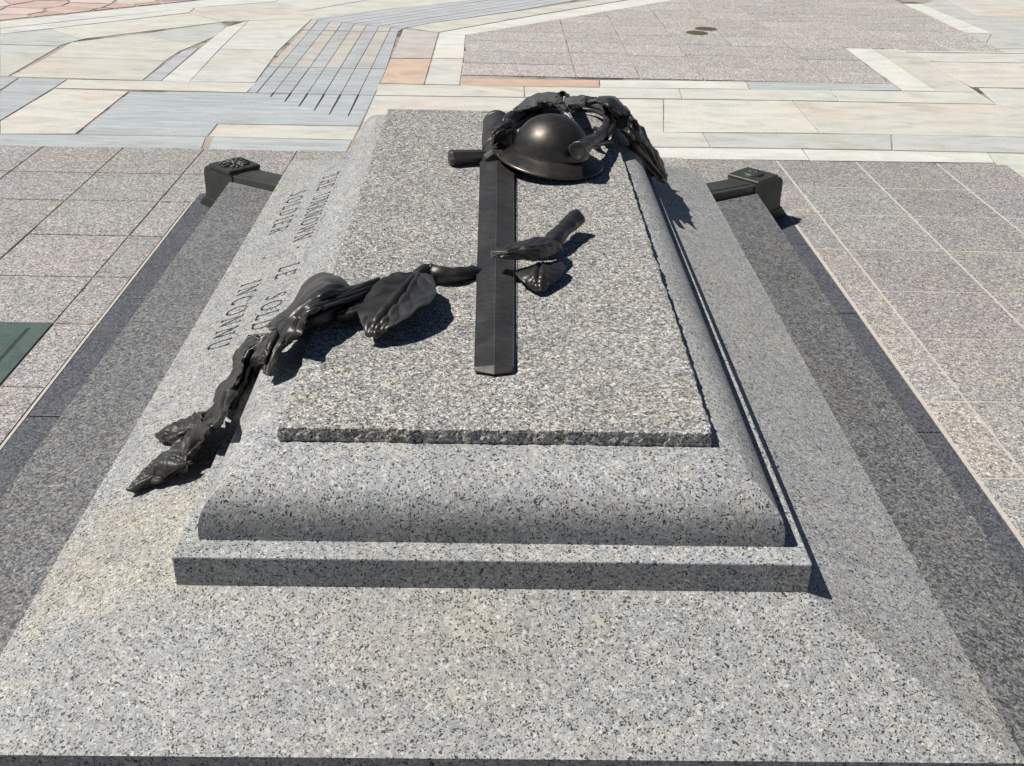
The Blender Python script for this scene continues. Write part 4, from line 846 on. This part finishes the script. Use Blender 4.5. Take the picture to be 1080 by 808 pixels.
patch('leaf', [[(0.5494, 6.6457, 0.0147), (0.5461, 6.4687, 0.0156), (0.3155, 3.1425, 0.8121)], [(0.6579, 6.8779, 0.0119), (0.6541, 6.6175, 0.0166), (0.6577, 6.4653, 0.0118)], [(0.7682, 6.8888, 0.0116), (0.7565, 6.6559, 0.0166), (0.7514, 6.5023, 0.0117)], [(0.8753, 6.7807, 0.0106), (0.8681, 6.6268, 0.0118), (0.8594, 6.4578, 0.0110)]], ma, jag=.12, jf=3, wr=.006, wf=9, seed=14, vein=.004, nveins=3, nu=60, nv=40, fold=.012, ff=3, thick=.005)
patch('leaf', [[(0.4129, 3.0908, 0.8707), (0.4329, 3.1406, 0.8711), (0.8134, 6.6873, 0.0598)], [(0.4396, 2.9931, 0.8792), (0.4623, 2.9964, 0.8943), (0.8962, 6.5919, 0.0699)], [(0.4574, 2.8479, 0.8772), (0.5073, 3.0298, 0.8560), (0.9263, 6.3360, 0.0698)], [(0.4957, 2.8290, 0.8450), (0.5240, 2.8293, 0.8720), (0.5531, 2.9441, 0.8550)], [(0.5187, 2.7999, 0.8000), (0.5483, 2.7849, 0.8350), (0.5863, 2.8732, 0.8200)],
     [(0.5532, 2.8340, 0.7450), (0.5809, 2.8035, 0.7850), (0.6175, 2.8744, 0.7700)], [(0.5928, 2.8982, 0.6800), (0.6261, 2.8820, 0.7250), (0.6682, 2.9830, 0.7050)], [(0.6415, 2.9598, 0.6100), (0.6723, 2.9778, 0.6500), (0.7142, 3.1013, 0.6350)], [(0.6845, 3.0145, 0.5650), (0.7071, 3.0454, 0.5850), (0.7397, 3.1239, 0.5700)], [(0.7224, 3.0613, 0.5300), (0.7320, 3.1020, 0.5300), (0.7461, 3.1436, 0.5300)]], ma,
     nu=170, nv=60, vein=.002, nveins=7, skew=.9, jag=.20, jf=6, wr=.008, wf=10, seed=15, mid=.010, thick=.005, fold=.020, ff=2.6, label='long drooping leaf hanging over the right edge')
patch('leaf', [[(0.4949, 3.1591, 0.8118), (0.5116, 3.1633, 0.8111), (0.9040, 6.3047, 0.0498)], [(0.4867, 2.8420, 0.8300), (0.5095, 2.8493, 0.8400), (0.5424, 2.9349, 0.8300)], [(0.5280, 2.9000, 0.7650), (0.5551, 2.8818, 0.7900), (0.5934, 2.9694, 0.7750)], [(0.5658, 2.9510, 0.7000), (0.5972, 2.9039, 0.7300), (0.6446, 3.0207, 0.7100)], [(0.6344, 3.1293, 0.6000), (0.6601, 3.0582, 0.6300), (0.7151, 3.2160, 0.6100)], [(0.6759, 3.1296, 0.5500), (0.7042, 3.0991, 0.5600), (0.7519, 3.2229, 0.5400)]], ma,
     nu=110, nv=50, vein=.002, nveins=6, jag=.4, jf=5, wr=.010, wf=12, seed=16, thick=.005, fold=.018, ff=2.6)
patch('leaf', [[(0.2776, 6.6230, 0.0496), (0.1710, 3.0944, 0.8608), (0.1864, 3.0632, 0.8450)], [(0.3684, 6.7817, 0.0497), (0.2205, 3.1428, 0.8661), (0.2371, 3.1319, 0.8412)], [(0.4740, 6.8756, 0.0446), (0.4838, 6.6491, 0.0548), (0.4926, 6.5285, 0.0347)], [(0.5608, 6.8543, 0.0297), (0.5594, 6.7115, 0.0346), (0.5527, 6.5909, 0.0279)]], ma, nu=60, nv=40, jag=.22, jf=3, wr=.004, wf=12, seed=31, vein=.004, nveins=3, skew=.8, fold=.012, ff=3, thick=.005)
patch('leaf', [[(0.5061, 6.6545, 0.0399), (0.2918, 3.1124, 0.8511), (0.3013, 3.0596, 0.8404)], [(0.5828, 6.7428, 0.0348), (0.3339, 3.1466, 0.8517), (0.3422, 3.1328, 0.8312)], [(0.6734, 6.8025, 0.0299), (0.6686, 6.6403, 0.0396), (0.6705, 6.5562, 0.0248)]], ma, nu=50, nv=34, jag=.2, jf=3, wr=.004, wf=12, seed=32, vein=.004, nveins=3, skew=.8, fold=.010, ff=3, thick=.005)
patch('leaf', [[(0.6690, 6.5442, 0.0346), (0.6950, 6.6133, 0.0396), (0.7347, 6.7571, 0.0347)], [(0.4285, 3.1629, 0.8417), (0.7763, 6.5772, 0.0499), (0.8197, 6.7438, 0.0396)], [(0.4740, 3.1325, 0.8460), (0.8524, 6.5643, 0.0546), (0.8869, 6.6986, 0.0446)], [(0.8861, 6.3317, 0.0496), (0.9015, 6.4169, 0.0496), (0.9212, 6.4746, 0.0498)]], ma, nu=50, nv=34, jag=.2, jf=4, wr=.004, wf=12, seed=33, vein=.004, nveins=3, skew=.8, fold=.014, ff=3, thick=.005)
patch('leaf', [[(0.4644, 2.7930, 0.8650), (0.4898, 2.7951, 0.8800), (0.5293, 2.9130, 0.8700)], [(0.5016, 2.7949, 0.8200), (0.5251, 2.7549, 0.8500), (0.5650, 2.8684, 0.8400)], [(0.5490, 2.8136, 0.7700), (0.5727, 2.7762, 0.8000), (0.6099, 2.8575, 0.7900)], [(0.6041, 2.8568, 0.7200), (0.6213, 2.8779, 0.7300), (0.6423, 2.9211, 0.7300)]], ma, nu=60, nv=34, jag=.3, jf=4, wr=.004, wf=12, seed=34, vein=.004, nveins=3, skew=.8, fold=.014, ff=3, thick=.005)
